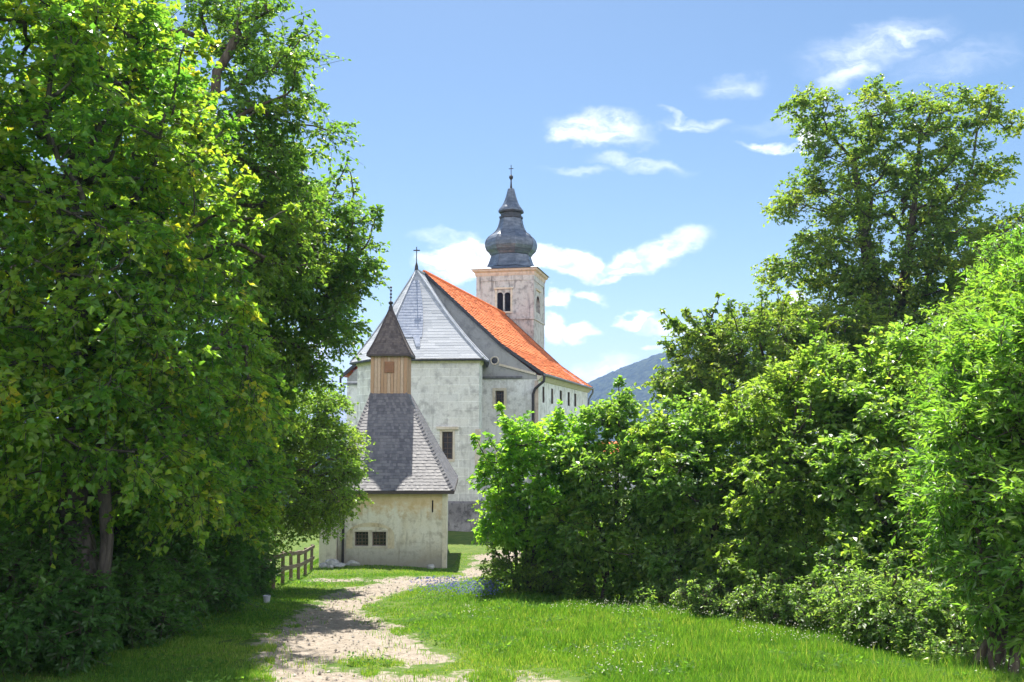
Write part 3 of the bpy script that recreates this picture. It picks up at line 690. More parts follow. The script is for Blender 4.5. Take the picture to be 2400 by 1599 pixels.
# ------------------------------------------------------------------ chapel in front
YC = 38.0; XL, XR = P(777, 1200, YC).x, P(1025, 1200, YC).x; zEv = P(950, 1124, YC).z; zG = -5.75
chapel = thing('chapel', ((XL+XR)/2, YC, zG), 'small ochre plastered chapel with dark shingle roof and wooden turret', 'chapel')
YB = 44.2; f0, f1 = Vector((XL, YC, 0)), Vector((XR, YC, 0)); xb = -.35
b1, b0_ = Vector((XR+xb, YB, 0)), Vector((XL+xb, YB, 0))
hw1 = [hole(815, 1222, 846, 1255, f0, f1), hole(855, 1222, 887, 1255, f0, f1)]; hsl = [hole(992, 1150, 995.5, 1178, f0, f1)]
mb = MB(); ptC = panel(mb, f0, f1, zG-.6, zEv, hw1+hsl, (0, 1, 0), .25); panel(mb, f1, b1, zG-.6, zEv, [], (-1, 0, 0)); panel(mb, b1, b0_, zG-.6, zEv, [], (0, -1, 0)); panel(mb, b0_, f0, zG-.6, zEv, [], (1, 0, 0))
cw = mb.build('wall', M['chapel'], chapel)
for h in hw1: window(chapel, ptC, h, .25, .04, 3, 3, frame='brownframe', glass='glass')
mb = MB(); h = hsl[0]; slab_on(mb, ptC, h[0], h[1], h[2], h[3], .2, .24); mb.build('wall_slit', M['void'], chapel)
mb = MB()   # plastered band and flat arch around the windows
A0, B0, c_, e_ = hw1[0][0], hw1[1][1], hw1[0][2], hw1[0][3]
for (a, b_, c, e) in ((A0-.07, A0-.004, c_-.07, e_+.07), (B0+.004, B0+.07, c_-.07, e_+.07), (A0-.004, B0+.004, e_+.004, e_+.07), (A0-.004, B0+.004, c_-.07, c_-.004), (hw1[0][1]+.004, hw1[1][0]-.004, c_-.004, e_+.004)): slab_on(mb, ptC, a, b_, c, e, -.03, .02)
mb.build('window_surround', M['trim'], chapel)
mb = MB(); n = 16; cxx = (A0+B0)/2; ro = (B0-A0)/2+.34; arc_o = [(cxx-ro*math.cos(t), e_-.15+.52*math.sin(t)) for t in np.linspace(0, math.pi, n)]; arc_i = [(cxx-(ro-.3)*math.cos(t), e_+.0+.1+.1*math.sin(t)) for t in np.linspace(0, math.pi, n)]
for i in range(n-1): mb.quad(ptC(*arc_i[i], -.012), ptC(*arc_i[i+1], -.012), ptC(*arc_o[i+1], -.012), ptC(*arc_o[i], -.012))
for sg in (0, 1):
    s0 = cxx-ro if not sg else B0+.075; s1 = A0-.075 if not sg else cxx+ro
    mb.quad(ptC(s0, c_-.1, -.012), ptC(s1, c_-.1, -.012), ptC(s1, e_+.1, -.012), ptC(s0, e_-.15, -.012)) if not sg else mb.quad(ptC(s0, c_-.1, -.012), ptC(s1, c_-.1, -.012), ptC(s1, e_-.15, -.012), ptC(s0, e_+.1, -.012))
mb.build('plaster_arch', M['ochre'], chapel)
mb = MB(); slab_on(mb, ptC, (f1-f0).length-.16, (f1-f0).length+.03, zG-.6, zEv-.02, -.03, .3); mb.build('corner_strip', M['chapel_side'], chapel)
xp = P(788, 1250, YC-.1).x
mb = MB(); mb.tube([(xp, YC-.35, zEv+.02), (xp, YC-.33, zEv-.2), (xp, YC-.1, zEv-.5), (xp, YC-.1, zG+.05)], .055, 8); mb.build('downpipe', M['iron'], chapel)
# low side wing on the left, under the branches
xl = P(733, 1250, YC-.25).x
mb = MB(); mb.box((xl, YC-.22, zG-.8), (XL-.02, YC+4.5, zEv-.5)); wing = mb.build('side_wing', M['chapel_side'], chapel)
mb = MB(); mb.add([(xl-.25, YC-.45, zEv-.55), (XL-.03, YC-.45, zEv+.15), (XL-.03, YC+4.7, zEv+.15), (xl-.25, YC+4.7, zEv-.55), (xl-.25, YC-.45, zEv-.45), (XL-.03, YC-.45, zEv+.25), (XL-.03, YC+4.7, zEv+.25), (xl-.25, YC+4.7, zEv-.45)], [(3,2,1,0),(4,5,6,7),(0,1,5,4),(1,2,6,5),(2,3,7,6),(3,0,4,7)]); mb.build('wing_roof', M['shingle'], wing)
# roof
TX, TY = P(899, 860, 42.6).x, 42.6; TH_ = .82; zT = P(899, 904, 41.8).z
tb = [Vector((TX+a*TH_, TY+b_*TH_, zT)) for a, b_ in ((-1,-1),(1,-1),(1,1),(-1,1))]
ov = .32
ev = [Vector((XL-ov, YC-ov, zEv-.05)), Vector((XR+ov, YC-ov, zEv-.05)), Vector((XR+xb+ov+.12, YB+ov, zEv+.1)), Vector((XL+xb-ov, YB+ov, zEv+.1))]
V_, F_, T_ = [], [], []
for i in range(4):
    j = (i+1) % 4; wl = (ev[j]-ev[i]).length; wt = (tb[j]-tb[i]).length; rows = 32
    facet(V_, F_, T_, tb[i], tb[j], ev[i], ev[j], rows, lambda r_: max(6, int(lerp(wt, wl, r_/rows)/.10)), .014, .08, .10)
croof = tris_build('shingle_roof', V_, F_, T_, M['shingle'], chapel)
for i in range(4):  # hip caps of short overlapping shingles
    V_, F_, T_ = [], [], []
    for k in range(30):
        q0, q1 = k/30, (k+1.25)/30; a = lerp(tb[i], ev[i], q0)-Z*.1*math.sin(math.pi*q0)*(.5+q0*.6)+Z*.05; e = lerp(tb[i], ev[i], min(1, q1))-Z*.1*math.sin(math.pi*min(1, q1))*(.5+q1*.6)+Z*.085
        for sgn in (-1, 1):
            other = ev[(i+sgn) % 4]-ev[i]; sd = other.normalized()*.13-Z*.06
            kk = len(V_); V_ += [a, a+sd, e+sd, e]; F_ += [(kk, kk+1, kk+2, kk+3)]; T_ += [rnd.random()]*4
    tris_build('hip_shingles', V_, F_, T_, M['shingle'], croof)
mb = MB()
for i in range(4):
    j = (i+1) % 4; mb.bar(ev[i]-Z*.07, ev[j]-Z*.07, .05, .12)
    mb.quad(ev[i]-Z*.1, ev[j]-Z*.1, Vector((*(f1 if j in (1,) else f0 if j == 0 else b1 if j == 2 else b0_).xy, zEv-.03)), Vector((*(f0 if i == 0 else f1 if i == 1 else b1 if i == 2 else b0_).xy, zEv-.03)))
mb.build('eave_board', M['spire'], croof)
# turret
zS = P(899, 814, 42.0).z
V_, F_, T_ = [], [], []
for i in range(4):
    j = (i+1) % 4; a, b_ = tb[i]-Z*.25, tb[j]-Z*.25; n = 11; outd = ((a+b_)/2-Vector((TX, TY, a.z))).normalized()
    for k in range(n):
        p, q = lerp(a, b_, k/n+.004), lerp(a, b_, (k+1)/n-.004); o_ = outd*(.0 if k % 2 else .014); kk = len(V_); hgt_ = Z*(zS-zT+.25)
        V_ += [p+o_, q+o_, q+o_+hgt_, p+o_+hgt_]; F_ += [(kk, kk+1, kk+2, kk+3)]; T_ += [rnd.random()]*4
        kk = len(V_); V_ += [p+o_, p+o_+hgt_, p-outd*.03+hgt_, p-outd*.03, q+o_, q-outd*.03, q-outd*.03+hgt_, q+o_+hgt_]; F_ += [(kk, kk+1, kk+2, kk+3), (kk+4, kk+5, kk+6, kk+7)]; T_ += [.1]*8
turret = tris_build('turret', V_, F_, T_, M['planks'], chapel)
hv = hole(886, 833, 904, 855, tb[0], tb[1]); pv = lambda s, z, q=0: Vector((tb[0].x+s, tb[0].y+q, z))
V_, F_, T_ = [], [], []
mb = MB()
slab_on(mb, pv, hv[0]-.04, hv[1]+.04, hv[2]-.04, hv[3]+.04, -.045, -.02)
for k in range(6):
    z = lerp(hv[2], hv[3], k/6); mb.add([pv(hv[0], z, -.075), pv(hv[1], z, -.075), pv(hv[1], z+.075, -.047), pv(hv[0], z+.075, -.047)], [(0,1,2,3)])
lo = mb.build('louver', M['louver'], turret)
# spire
es = [Vector((TX+a*.99, TY+b_*.99, zS-.04)) for a, b_ in ((-1,-1),(1,-1),(1,1),(-1,1))]; apS = P(898, 704, 42.6)
V_, F_, T_ = [], [], []
for i in range(4): facet(V_, F_, T_, apS, apS, es[i], es[(i+1) % 4], 20, lambda r_: max(2, int((r_+1)/20*2.14/.11)), .014, .08, .16)
sp = tris_build('turret_spire', V_, F_, T_, M['spire'], chapel)
mb = MB()
for e in es: hipbar(mb, apS, e, .16, .035, .03)
for i in range(4): mb.bar(es[i]-Z*.03, es[(i+1) % 4]-Z*.03, .05, .09)
mb.quad(*[e-Z*.05 for e in es]); mb.build('hip_board', M['spire'], sp)
mb = MB(); z1 = P(898, 659, 42.6).z-apS.z
mb.lathe(apS-Z*.25, [(.12, 0), (.10, .2), (.05, .32), (.10, .36), (.12, .41), (.09, .46), (.025, .5), (.018, .25+z1)], 10)
for q in (.45, .62, .8, .97): mb.lathe(apS+Z*(z1*q), [(.01, -.055), (.05, -.03), (.055, 0), (.05, .03), (.01, .055)], 8)
mb.build('finial', M['iron'], sp)

# ------------------------------------------------------------------ house beyond the bushes
hx, hy = P(1392, 1030, 88).x, 88.0; zg = H(hx, hy); zr = P(1385, 1015, 88).z
house = thing('house', (hx, hy, zg), 'low house with orange roof glimpsed through the bushes beyond the church', 'house')
mb = MB(); mb.box((hx-3, hy-2.5, zg-1), (hx+5, hy+4, zr-2.2)); mb.build('wall', M['nave'], house)
V_, F_, T_ = [], [], []
q = [Vector((hx-3.4, hy-2.9, zr-2.3)), Vector((hx+5.4, hy-2.9, zr-2.3)), Vector((hx+5.4, hy+4.4, zr-2.3)), Vector((hx-3.4, hy+4.4, zr-2.3))]; r0_, r1_ = Vector((hx-.6, hy+.75, zr)), Vector((hx+2.6, hy+.75, zr))
for a0, a1, e0, e1 in ((r0_, r1_, q[0], q[1]), (r1_, r1_, q[1], q[2]), (r1_, r0_, q[2], q[3]), (r0_, r0_, q[3], q[0])): facet(V_, F_, T_, a0, a1, e0, e1, 12, lambda r_: 14, .05, .05, 0)
tris_build('roof', V_, F_, T_, M['tiles'], house)

# ------------------------------------------------------------------ fence, bucket, rocks
fa = G(602, 1368); fb = Vector((P(716, 1262, 36).x, 36, 0))
fence = thing('fence', (fa.x, fa.y, H(fa.x, fa.y)), 'brown wooden rail fence on the grass left of the chapel', 'fence')
fp = []
for i in range(7):
    p = lerp(Vector((fa.x, fa.y, 0)), fb, i/6); zz = H(p.x, p.y); wob = rnd.uniform(-.03, .03)
    mb = MB(); r_ = .085 if i == 0 else .06
    mb.tube([(p.x, p.y, zz-.3), (p.x+wob*.5, p.y, zz+.5), (p.x+wob, p.y, zz+(1.12 if i == 0 else .98))], [r_, r_, r_*.9], 8); mb.build('post', M['fence'], fence); fp.append((p, zz))
for hgt_, nm in ((.9, 'rail'), (.48, 'rail')):
    for i in range(6):
        (p, z0), (q, z1) = fp[i], fp[i+1]; dx = .07
        mb = MB(); mb.bar((p.x+dx, p.y-.12, z0+hgt_+rnd.uniform(-.02, .02)), (q.x+dx, q.y+.12, z1+hgt_+rnd.uniform(-.02, .02)), .05, .11); mb.build(nm, M['fence'], fence)
bk = G(613, 1386); bz = H(bk.x, bk.y)
bo = thing('bucket', (bk.x, bk.y, bz), 'small pale bucket on the grass at the foot of the near fence post', 'bucket')
mb = MB(); mb.lathe((bk.x, bk.y, bz), [(.065, 0), (.085, .15), (.092, .15), (.092, .17), (.08, .17), (.06, .03)], 16); mb.build('tub', M['bucket'], bo)
mb = MB(); mb.tube([(bk.x+.09*math.cos(t), bk.y, bz+.15+.08*math.sin(t)) for t in np.linspace(0, math.pi, 12)], .006, 6); mb.build('handle', M['iron'], bo)
def rock(x, y, d, r_, lab, seed, grp=None):
    rr = np.random.default_rng(seed); c0 = P(x, y, d); z0 = H(c0.x, c0.y)
    import bmesh
    bm = bmesh.new(); bmesh.ops.create_icosphere(bm, subdivisions=3, radius=1)
    ks = rr.normal(0, 1.6, (5, 3)); ph = rr.uniform(0, 6, 5); sc_ = rr.uniform(.7, 1.2, 3); planes = rr.normal(0, 1, (7, 3))
    for v in bm.verts:
        n_ = np.array(v.co); f = 1+.09*sum(math.sin(float(n_@k_)+p_) for k_, p_ in zip(ks, ph))
        for pl in planes:
            pl_ = pl/np.linalg.norm(pl); dd = float(n_@pl_)*f
            if dd > .78: f *= .78/dd
        v.co = Vector(n_*f*sc_*r_*np.array([1.25, 1, .75]))
    me = bpy.data.meshes.new('rock'); bm.to_mesh(me); bm.free(); me.materials.append(M['rock'])
    o = bpy.data.objects.new('rock', me); C.objects.link(o); o.location = (c0.x, c0.y, z0+r_*.3); tag(o, lab, 'rock', grp)
for i, (x, y, d, r_, lab) in enumerate([(765, 1303, 37.2, .34, 'largest pale rock of the heap at the foot of the chapel downpipe'), (745, 1306, 37.1, .22, 'pale rock at the left end of the heap by the chapel wing'),
  (780, 1308, 36.9, .2, 'pale rock at the right end of the heap, beside the downpipe'), (760, 1310, 36.7, .15, 'small pale rock lying in front of the heap at the chapel'), (811, 1306, 37.5, .24, 'flat pale rock right of the downpipe at the chapel foot'), (990, 1307, 37.6, .17, 'pale stone at the right corner of the chapel front wall')]):
    rock(x, y, d, r_, lab, 20+i, 'rocks at the chapel foot')

# ------------------------------------------------------------------ trees and shrubs
def unit(a): return a/np.maximum(np.linalg.norm(a, axis=-1, keepdims=True), 1e-9)
def leaf_cloud(cent, rad, hub, kt, mt, L, Wd, rg, flat=.6, droop=.35, up=.8, outw=.5, sag=.25, tb_=0.0):
    n = len(cent); tw = n*kt
    oc_ = np.repeat(cent, kt, 0); rr = np.repeat(rad, kt)
    o_ = oc_+rg.normal(0, .22, (tw, 3))*rr[:, None]
    od = unit(oc_-hub)
    d = rg.normal(0, 1, (tw, 3)); d[:, 2] *= flat; d[:, 2] += .12; d = unit(unit(d)+od*outw)
    ln = rr*rg.uniform(.45, 1.15, tw)
    N_ = tw*mt; t = rg.uniform(.15, 1.05, (tw, mt)); T = t.ravel()
    D = np.repeat(d, mt, 0); O = np.repeat(o_, mt, 0); LN_ = np.repeat(ln, mt)
    pos = O+D*(LN_*T)[:, None]; pos[:, 2] -= sag*LN_*T*T
    side = unit(np.cross(D, np.array([0, 0, 1.0])+rg.normal(0, .35, (N_, 3))))
    sg = np.where(rg.random(N_) < .5, -1, 1)
    ax = unit(D*rg.uniform(.2, .9, N_)[:, None]+side*(sg*rg.uniform(.4, 1, N_))[:, None]+rg.normal(0, .25, (N_, 3))); ax[:, 2] -= droop*rg.uniform(.2, 1.3, N_); ax = unit(ax)
    nr = rg.normal(0, .45, (N_, 3))+np.repeat(od, mt, 0)*.25; nr[:, 2] += up; nr = nr-ax*np.sum(nr*ax, 1, keepdims=True); nr = unit(nr)
    sd = np.cross(nr, ax); l = L*rg.uniform(.42, 1.3, N_); wd = l*Wd*rg.uniform(.85, 1.15, N_); fold = wd*rg.uniform(.05, .4, N_)
    pos = pos+side*(sg*rg.uniform(0, .04, N_))[:, None]
    v = np.empty((N_, 4, 3)); v[:, 0] = pos; m_ = pos+ax*(l*.45)[:, None]+nr*fold[:, None]
    v[:, 1] = m_+sd*(wd*.5)[:, None]; v[:, 2] = pos+ax*l[:, None]-nr*(l*.12)[:, None]; v[:, 3] = m_-sd*(wd*.5)[:, None]
    ti = np.repeat(rg.random(n), kt*mt)*.42+np.repeat(rg.random(tw), mt)*.23+rg.random(N_)*.35+tb_
    k = np.arange(N_)*4; f = np.concatenate([np.stack([k, k+3, k+2], 1), np.stack([k, k+2, k+1], 1)])
    te = o_+d*ln[:, None]; te[:, 2] -= sag*ln
    kp = rg.random(tw) < np.clip((rr/np.median(rad))**1.7, .12, 1); kl = np.repeat(kp, mt); v = v[kl]; ti = ti[kl]; o_ = o_[kp]; te = te[kp]; N_ = len(v); k = np.arange(N_)*4
    f = np.concatenate([np.stack([k, k+3, k+2], 1), np.stack([k, k+2, k+1], 1)])
    return v.reshape(-1, 3), f, np.repeat(np.clip(ti, 0, 1), 4), (o_, te)
def fill(ells, n, r0, r1, rg, sep=.75, shell=.45):
    """clump centres in a union of ellipsoids (centre, (rx,ry,rz), weight)"""
    out, rad = [], []
    wts = np.array([e[2] if len(e) > 2 else (e[1][0]*e[1][1]*e[1][2])**(2/3) for e in ells]); wts = wts/wts.sum()
    tries = 0
    while len(out) < n and tries < n*40:
        tries += 1; e = ells[rg.choice(len(ells), p=wts)]
        d = unit(rg.normal(0, 1, 3)); q = shell+(1-shell)*rg.random()**.6
        p = np.array(e[0])+d*q*np.array(e[1]); r_ = rg.uniform(r0, r1)
        if p[2] < H(p[0], p[1])+.35*r_: continue
        if out and np.min(np.linalg.norm(np.array(out)-p, axis=1)) < sep*r_: continue
        out.append(p); rad.append(r_)
    return np.array(out), np.array(rad)
def grow(stems, cent, rg, tip=.012, expo=.46, sides=6, base_r=None):
    """nodes: stems first, then a branch to every clump from the best node so far"""
    pos, par = [], []
    for st_ in stems:
        prev = -1
        if pos and len(stems) > 1 and st_[0][2] > stems[0][0][2]+.6:
            prev = int(np.argmin(np.linalg.norm(np.array(pos)-np.array(st_[0]), axis=1))); st_ = st_[1:] if np.linalg.norm(pos[prev]-np.array(st_[0])) < .3 else st_
        for p in st_: pos.append(np.array(p, float)); par.append(prev); prev = len(pos)-1
    hub = pos[0]; order = np.argsort(np.linalg.norm((cent-np.mean([s_[-1] for s_ in stems], 0)), axis=1))
    ends = []; skip = set(i for i, p in enumerate(pos) if par[i] == -1)
    for ci in order:
        c_ = cent[ci]; A = np.array(pos); dv = c_-A; ds = np.linalg.norm(dv, axis=1)
        cost = ds+np.maximum(0, A[:, 2]-c_[2])*.9+.15*np.linalg.norm(A[:, :2]-hub[:2], axis=1)
        for s_ in skip: cost[s_] += 3
        j = int(np.argmin(cost)); seg = max(2, min(5, int(ds[j]/.7)+1)); prev = j; a = A[j]
        for s_ in range(1, seg+1):
            t = s_/seg; p = a+(c_-a)*t; p = p+rg.normal(0, .045, 3)*ds[j]*(1 if s_ < seg else 0); p[2] += .12*ds[j]*math.sin(math.pi*t)*(-.6 if c_[2] > a[2] else .5)
            pos.append(p); par.append(prev); prev = len(pos)-1
        ends.append(prev)
    cnt = np.zeros(len(pos)); 
    for e in ends: cnt[e] += 1
    for i in range(len(pos)-1, -1, -1):
        if par[i] >= 0: cnt[par[i]] += max(cnt[i], .2)
    rad = tip*np.maximum(cnt, 1)**expo
    if base_r:
        s = max(1.0, base_r/rad[0]); rad = np.where(rad > tip*1.5, rad*(1+(s-1)*np.clip((rad-tip)/(rad[0]-tip), 0, 1)), rad)
    V_, F_ = [], []; ang = np.arange(sides)*2*math.pi/sides
    for i in range(len(pos)):
        if par[i] < 0: continue
        a, b_ = pos[par[i]], pos[i]; d = unit(b_-a); ref = unit(np.cross(d, [0.3, .9, .2])); o_ = np.cross(d, ref)
        r0_, r1_ = min(rad[par[i]], rad[i]*1.45), rad[i]
        if par[par[i]] < 0: r0_ = rad[par[i]]*1.25
        k = len(V_)
        for (c_, r_) in ((a-d*r0_*.15, r0_), (b_+d*r1_*.15, r1_)):
            for t in ang: V_.append(c_+(ref*math.cos(t)+o_*math.sin(t))*r_)
        for s_ in range(sides): F_.append((k+s_, k+(s_+1) % sides, k+sides+(s_+1) % sides, k+sides+s_))
    return np.array(V_), np.array(F_)
def plant(name, label, cat, group, stems, cent, rad, leaf, L, Wd=.62, kt=22, mt=13, seed=1, barkm='bark', base_r=None, parts=('trunk', 'crown'), tip=.012, hub=None, twig=.006, **kw):
    rg = np.random.default_rng(seed); b0 = stems[0][0]
    root = thing(name, (b0[0], b0[1], H(b0[0], b0[1])), label, cat, group)
    V_, F_ = grow(stems, cent, rg, tip, base_r=base_r)
    hb = np.mean(cent, 0) if hub is None else np.array(hub)
    lv, lf, lt, (to, te) = leaf_cloud(cent, rad, hb, kt, mt, L, Wd, rg, **kw)
    # twigs as thin three-sided rods
    d = unit(te-to); ref = unit(np.cross(d, [.3, .2, .9])); o_ = np.cross(d, ref); tv = np.empty((len(to), 6, 3))
    for k in range(3):
        a = 2*math.pi*k/3; off = ref*math.cos(a)+o_*math.sin(a); tv[:, k] = to+off*twig; tv[:, 3+k] = te+off*twig*.5
    kk = np.arange(len(to))[:, None]*6+len(V_); tf = np.concatenate([kk+np.array([[k, (k+1) % 3, 3+(k+1) % 3, 3+k]]) for k in range(3)])
    np_mesh(parts[0], np.concatenate([V_, tv.reshape(-1, 3)]), np.concatenate([F_, tf]), M[barkm], root, smooth=True)
    np_mesh(parts[1], lv, lf, M[leaf], root, {'tint': lt})
    return root
def E(x, y, d, rx, ry, rd=None, wt=None):
    """ellipsoid seen at pixel (x, y) at distance d with pixel half sizes; depth half size rd in metres"""
    p = P(x, y, d); s = d*K/F; e = (np.array(p), (rx*s, rd if rd else (rx+ry)/2*s, ry*s))
    return e+((wt,) if wt else ())
def trunk(x, d, top, lean=0.0, n=6, wob=.12, seed=0):
    """from the ground at pixel column x, distance d, up to the point top"""
    rg = np.random.default_rng(seed); X = P(x, 1400, d).x if not isinstance(x, float) else x
    b = np.array([X, d, H(X, d)-.25]); t = np.array(top, float)
    return [tuple(b+(t-b)*(i/n)+(rg.normal(0, wob, 3)*np.array([1, 1, 0]) if 0 < i < n else 0)) for i in range(n+1)]

def tree_from(name, label, group, ells, n, r0, r1, stem, leaf, L, seed, cat='tree', sep=.75, shell=.45, shoots=0, **kw):
    rg = np.random.default_rng(seed*11+3); cent, rad = fill(ells, n, r0, r1, rg, sep, shell)
    if shoots:
        top = cent[:, 2]+rg.normal(0, .5, len(cent)); sel = np.argsort(-top)[:max(4, len(cent)//2)]; sel = rg.choice(sel, min(shoots, len(sel)), replace=False)
        hb = np.mean(cent, 0); ac, ar = [], []
        for i in sel:
            d = unit(unit(cent[i]-hb)*rg.uniform(.3, .9)+np.array([0, 0, 1.0])+rg.normal(0, .3, 3)); q = cent[i]+d*rad[i]*.6
            for k in range(rg.integers(2, 5)): q = q+d*rad[i]*.42; d = unit(d+rg.normal(0, .15, 3)); ac.append(q); ar.append(rad[i]*(.42-.08*k))
        cent = np.concatenate([cent, np.array(ac)]); rad = np.concatenate([rad, np.array(ar)])
    return plant(name, label, cat, group, stem if isinstance(stem[0], list) else [stem], cent, rad, leaf, L, seed=seed, **kw)
LG = 'trees along the left side of the path'
# near maple, far left
tree_from('maple_tree', 'broad maple with yellowing leaves nearest the camera on the left', LG,
  [E(150, 250, 14, 260, 300, 3.2), E(330, 480, 14.5, 190, 260, 2.6), E(60, 560, 13.5, 220, 260, 3), E(300, 760, 14, 230, 190, 2.6), E(100, 900, 13, 200, 160, 2.2), E(430, 690, 15, 150, 170, 2.2), E(470, 900, 15.5, 160, 160, 2), E(180, 1040, 13.2, 170, 110, 1.6), E(380, 1090, 14.6, 130, 90, 1.6), E(-150, 500, 13.5, 200, 450, 3), E(230, 80, 14.5, 200, 160, 2.6)],
  300, .5, .95, trunk(215, 14.2, P(160, 420, 14.2), seed=2), 'lf_maple', .115, 1, kt=18, mt=15, base_r=.24, barkm='paletrunk', Wd=.8, tb_=.04, shoots=50)
# oak with the long dark limb
ok = trunk(300, 19.5, P(362, 450, 18.8), seed=5)
limb1 = [ok[-1], tuple(P(395, 395, 18.6)), tuple(P(440, 345, 18.4)), tuple(P(480, 318, 18.4)), tuple(P(535, 275, 18.4)), tuple(P(590, 245, 18.5)), tuple(P(640, 225, 18.8))]
limb2 = [tuple(P(400, 385, 18.6)), tuple(P(408, 290, 18.6)), tuple(P(455, 245, 18.6)), tuple(P(495, 215, 18.7)), tuple(P(498, 165, 18.8)), tuple(P(528, 120, 18.9)), tuple(P(545, 75, 19))]
tree_from('oak_tree', 'tall open oak whose long dark limbs show against the sky, left of the tower', LG,
  [E(560, 60, 20, 110, 75, 1.5), E(620, 180, 20, 90, 110, 1.5), E(480, 60, 20.5, 70, 80, 1.5), E(672, 150, 20, 30, 64, .7), E(745, 290, 20, 50, 26, .6), E(640, 300, 20, 75, 75, 1.6), E(560, 330, 20.3, 120, 110, 2), E(450, 430, 20, 140, 130, 2), E(600, 430, 20.5, 110, 120, 2), E(640, 560, 21, 95, 120, 2), E(520, 620, 20.5, 130, 130, 2.2), E(300, 330, 21.5, 120, 180, 2), E(250, 120, 21, 150, 150, 2.4)],
  250, .42, .8, [ok, limb1, limb2], 'lf_oak', .125, 3, kt=17, mt=12, base_r=.3, Wd=.6, sep=.95, shell=.3, shoots=22)
# right-hand lobe by the church
st = trunk(400, 24.0, P(560, 640, 24), seed=6)
tree_from('oak_tree', 'leafy oak reaching right towards the church spire, above the low hornbeam', LG,
  [E(760, 530, 24, 75, 80, 1.6), E(800, 610, 24, 60, 60, 1.3), E(720, 640, 24, 110, 100, 2), E(770, 730, 24, 70, 60, 1.5), E(640, 720, 24.3, 130, 110, 2.2), E(590, 580, 24.3, 110, 120, 2.2), E(670, 480, 24.5, 70, 80, 1.6), E(690, 830, 24.3, 60, 50, 1.5), E(580, 840, 24.3, 120, 100, 2.2)],
  240, .42, .8, [st, [st[-1], tuple(P(640, 600, 24)), tuple(P(710, 570, 24)), tuple(P(770, 540, 24))]], 'lf_oak', .13, 4, kt=18, mt=12, base_r=.24, sep=.85, shell=.35, shoots=45)
st = trunk(560, 27.0, P(640, 960, 27), seed=7)
tree_from('hornbeam_tree', 'low spreading hornbeam overhanging the left end of the chapel', LG,
  [E(740, 1050, 28, 95, 90, 2), E(770, 1120, 28, 62, 60, 1.6), E(690, 960, 27.6, 100, 80, 2), E(660, 1140, 27, 100, 70, 2), E(610, 1030, 27, 90, 100, 2), E(710, 1185, 27.3, 60, 34, 1.2), E(610, 1200, 26.5, 70, 60, 1.6), E(760, 930, 28, 32, 40, 1)],
  250, .35, .65, st, 'lf_horn', .095, 8, kt=20, mt=13, base_r=.17, sep=.7)
tree_from('maple_tree', 'dark maple between the near maple and the hornbeam, trunk in deep shade', LG,
  [E(430, 960, 19, 150, 170, 2.4), E(350, 1120, 18, 170, 120, 2.2), E(520, 1100, 20.5, 110, 130, 2.2), E(180, 1080, 17, 180, 130, 2.2), E(300, 900, 18.5, 150, 140, 2.2)],
  230, .45, .85, trunk(255, 17.0, P(330, 850, 18), seed=9), 'lf_maple', .115, 10, kt=18, mt=13, base_r=.16, barkm='paletrunk', Wd=.75)
# trees further down the slope on the left; last one added to block skylight
for i, (X, d, hgt_, lab) in enumerate([(-13.5, 17, 10, 'dark tree behind the near maple at the left edge'), (-14.5, 25, 12, 'dark tree down the slope behind the oaks'), (-13.0, 33, 13, 'tree down the slope behind the hornbeam and fence'), (-19.5, 21, 14, 'tallest dark tree far down the slope at the left edge'), (-10.5, 9.5, 11, 'dark tree added at the left edge to block skylight from the shrubs')]):
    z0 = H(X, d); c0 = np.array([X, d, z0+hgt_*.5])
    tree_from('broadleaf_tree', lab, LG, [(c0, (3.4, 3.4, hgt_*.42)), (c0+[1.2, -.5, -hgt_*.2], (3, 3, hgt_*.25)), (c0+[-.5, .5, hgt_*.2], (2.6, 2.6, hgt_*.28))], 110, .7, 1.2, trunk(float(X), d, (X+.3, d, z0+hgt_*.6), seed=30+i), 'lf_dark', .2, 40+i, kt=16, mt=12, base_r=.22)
# shrubs under them
UG = 'shrubs in the shade under the left trees'
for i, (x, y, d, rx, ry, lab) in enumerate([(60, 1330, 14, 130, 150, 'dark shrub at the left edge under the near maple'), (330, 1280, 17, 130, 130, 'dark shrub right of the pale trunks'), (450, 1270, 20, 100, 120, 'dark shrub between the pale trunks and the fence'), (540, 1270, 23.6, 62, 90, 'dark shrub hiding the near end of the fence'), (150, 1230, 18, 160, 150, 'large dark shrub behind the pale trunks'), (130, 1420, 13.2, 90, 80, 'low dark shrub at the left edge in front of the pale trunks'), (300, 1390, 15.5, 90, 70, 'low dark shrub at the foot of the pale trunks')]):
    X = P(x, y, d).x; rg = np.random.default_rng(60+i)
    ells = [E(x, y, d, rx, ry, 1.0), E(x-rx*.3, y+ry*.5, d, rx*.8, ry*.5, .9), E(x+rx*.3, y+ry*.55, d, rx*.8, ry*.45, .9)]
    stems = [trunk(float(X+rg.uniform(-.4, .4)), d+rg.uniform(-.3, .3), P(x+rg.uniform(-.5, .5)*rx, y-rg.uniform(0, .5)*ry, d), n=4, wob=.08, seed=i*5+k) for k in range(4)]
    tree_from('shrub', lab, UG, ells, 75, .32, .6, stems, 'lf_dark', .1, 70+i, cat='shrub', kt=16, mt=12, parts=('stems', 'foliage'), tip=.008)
for i, (x, d, tx, ty, lab) in enumerate([(190, 14.8, 185, 900, 'thin pale trunked young tree beside the near maple'), (232, 14.0, 238, 940, 'straight pale trunked young tree right of the near maple')]):
    tp = P(tx, ty, d)
    tree_from('young_tree', lab, LG, [E(tx, ty-60, d, 90, 110, .9)], 28, .35, .6, trunk(x, d, tp, seed=80+i, wob=.05), 'lf_maple', .11, 82+i, kt=14, mt=12, base_r=.10, barkm='paletrunk', tip=.01)

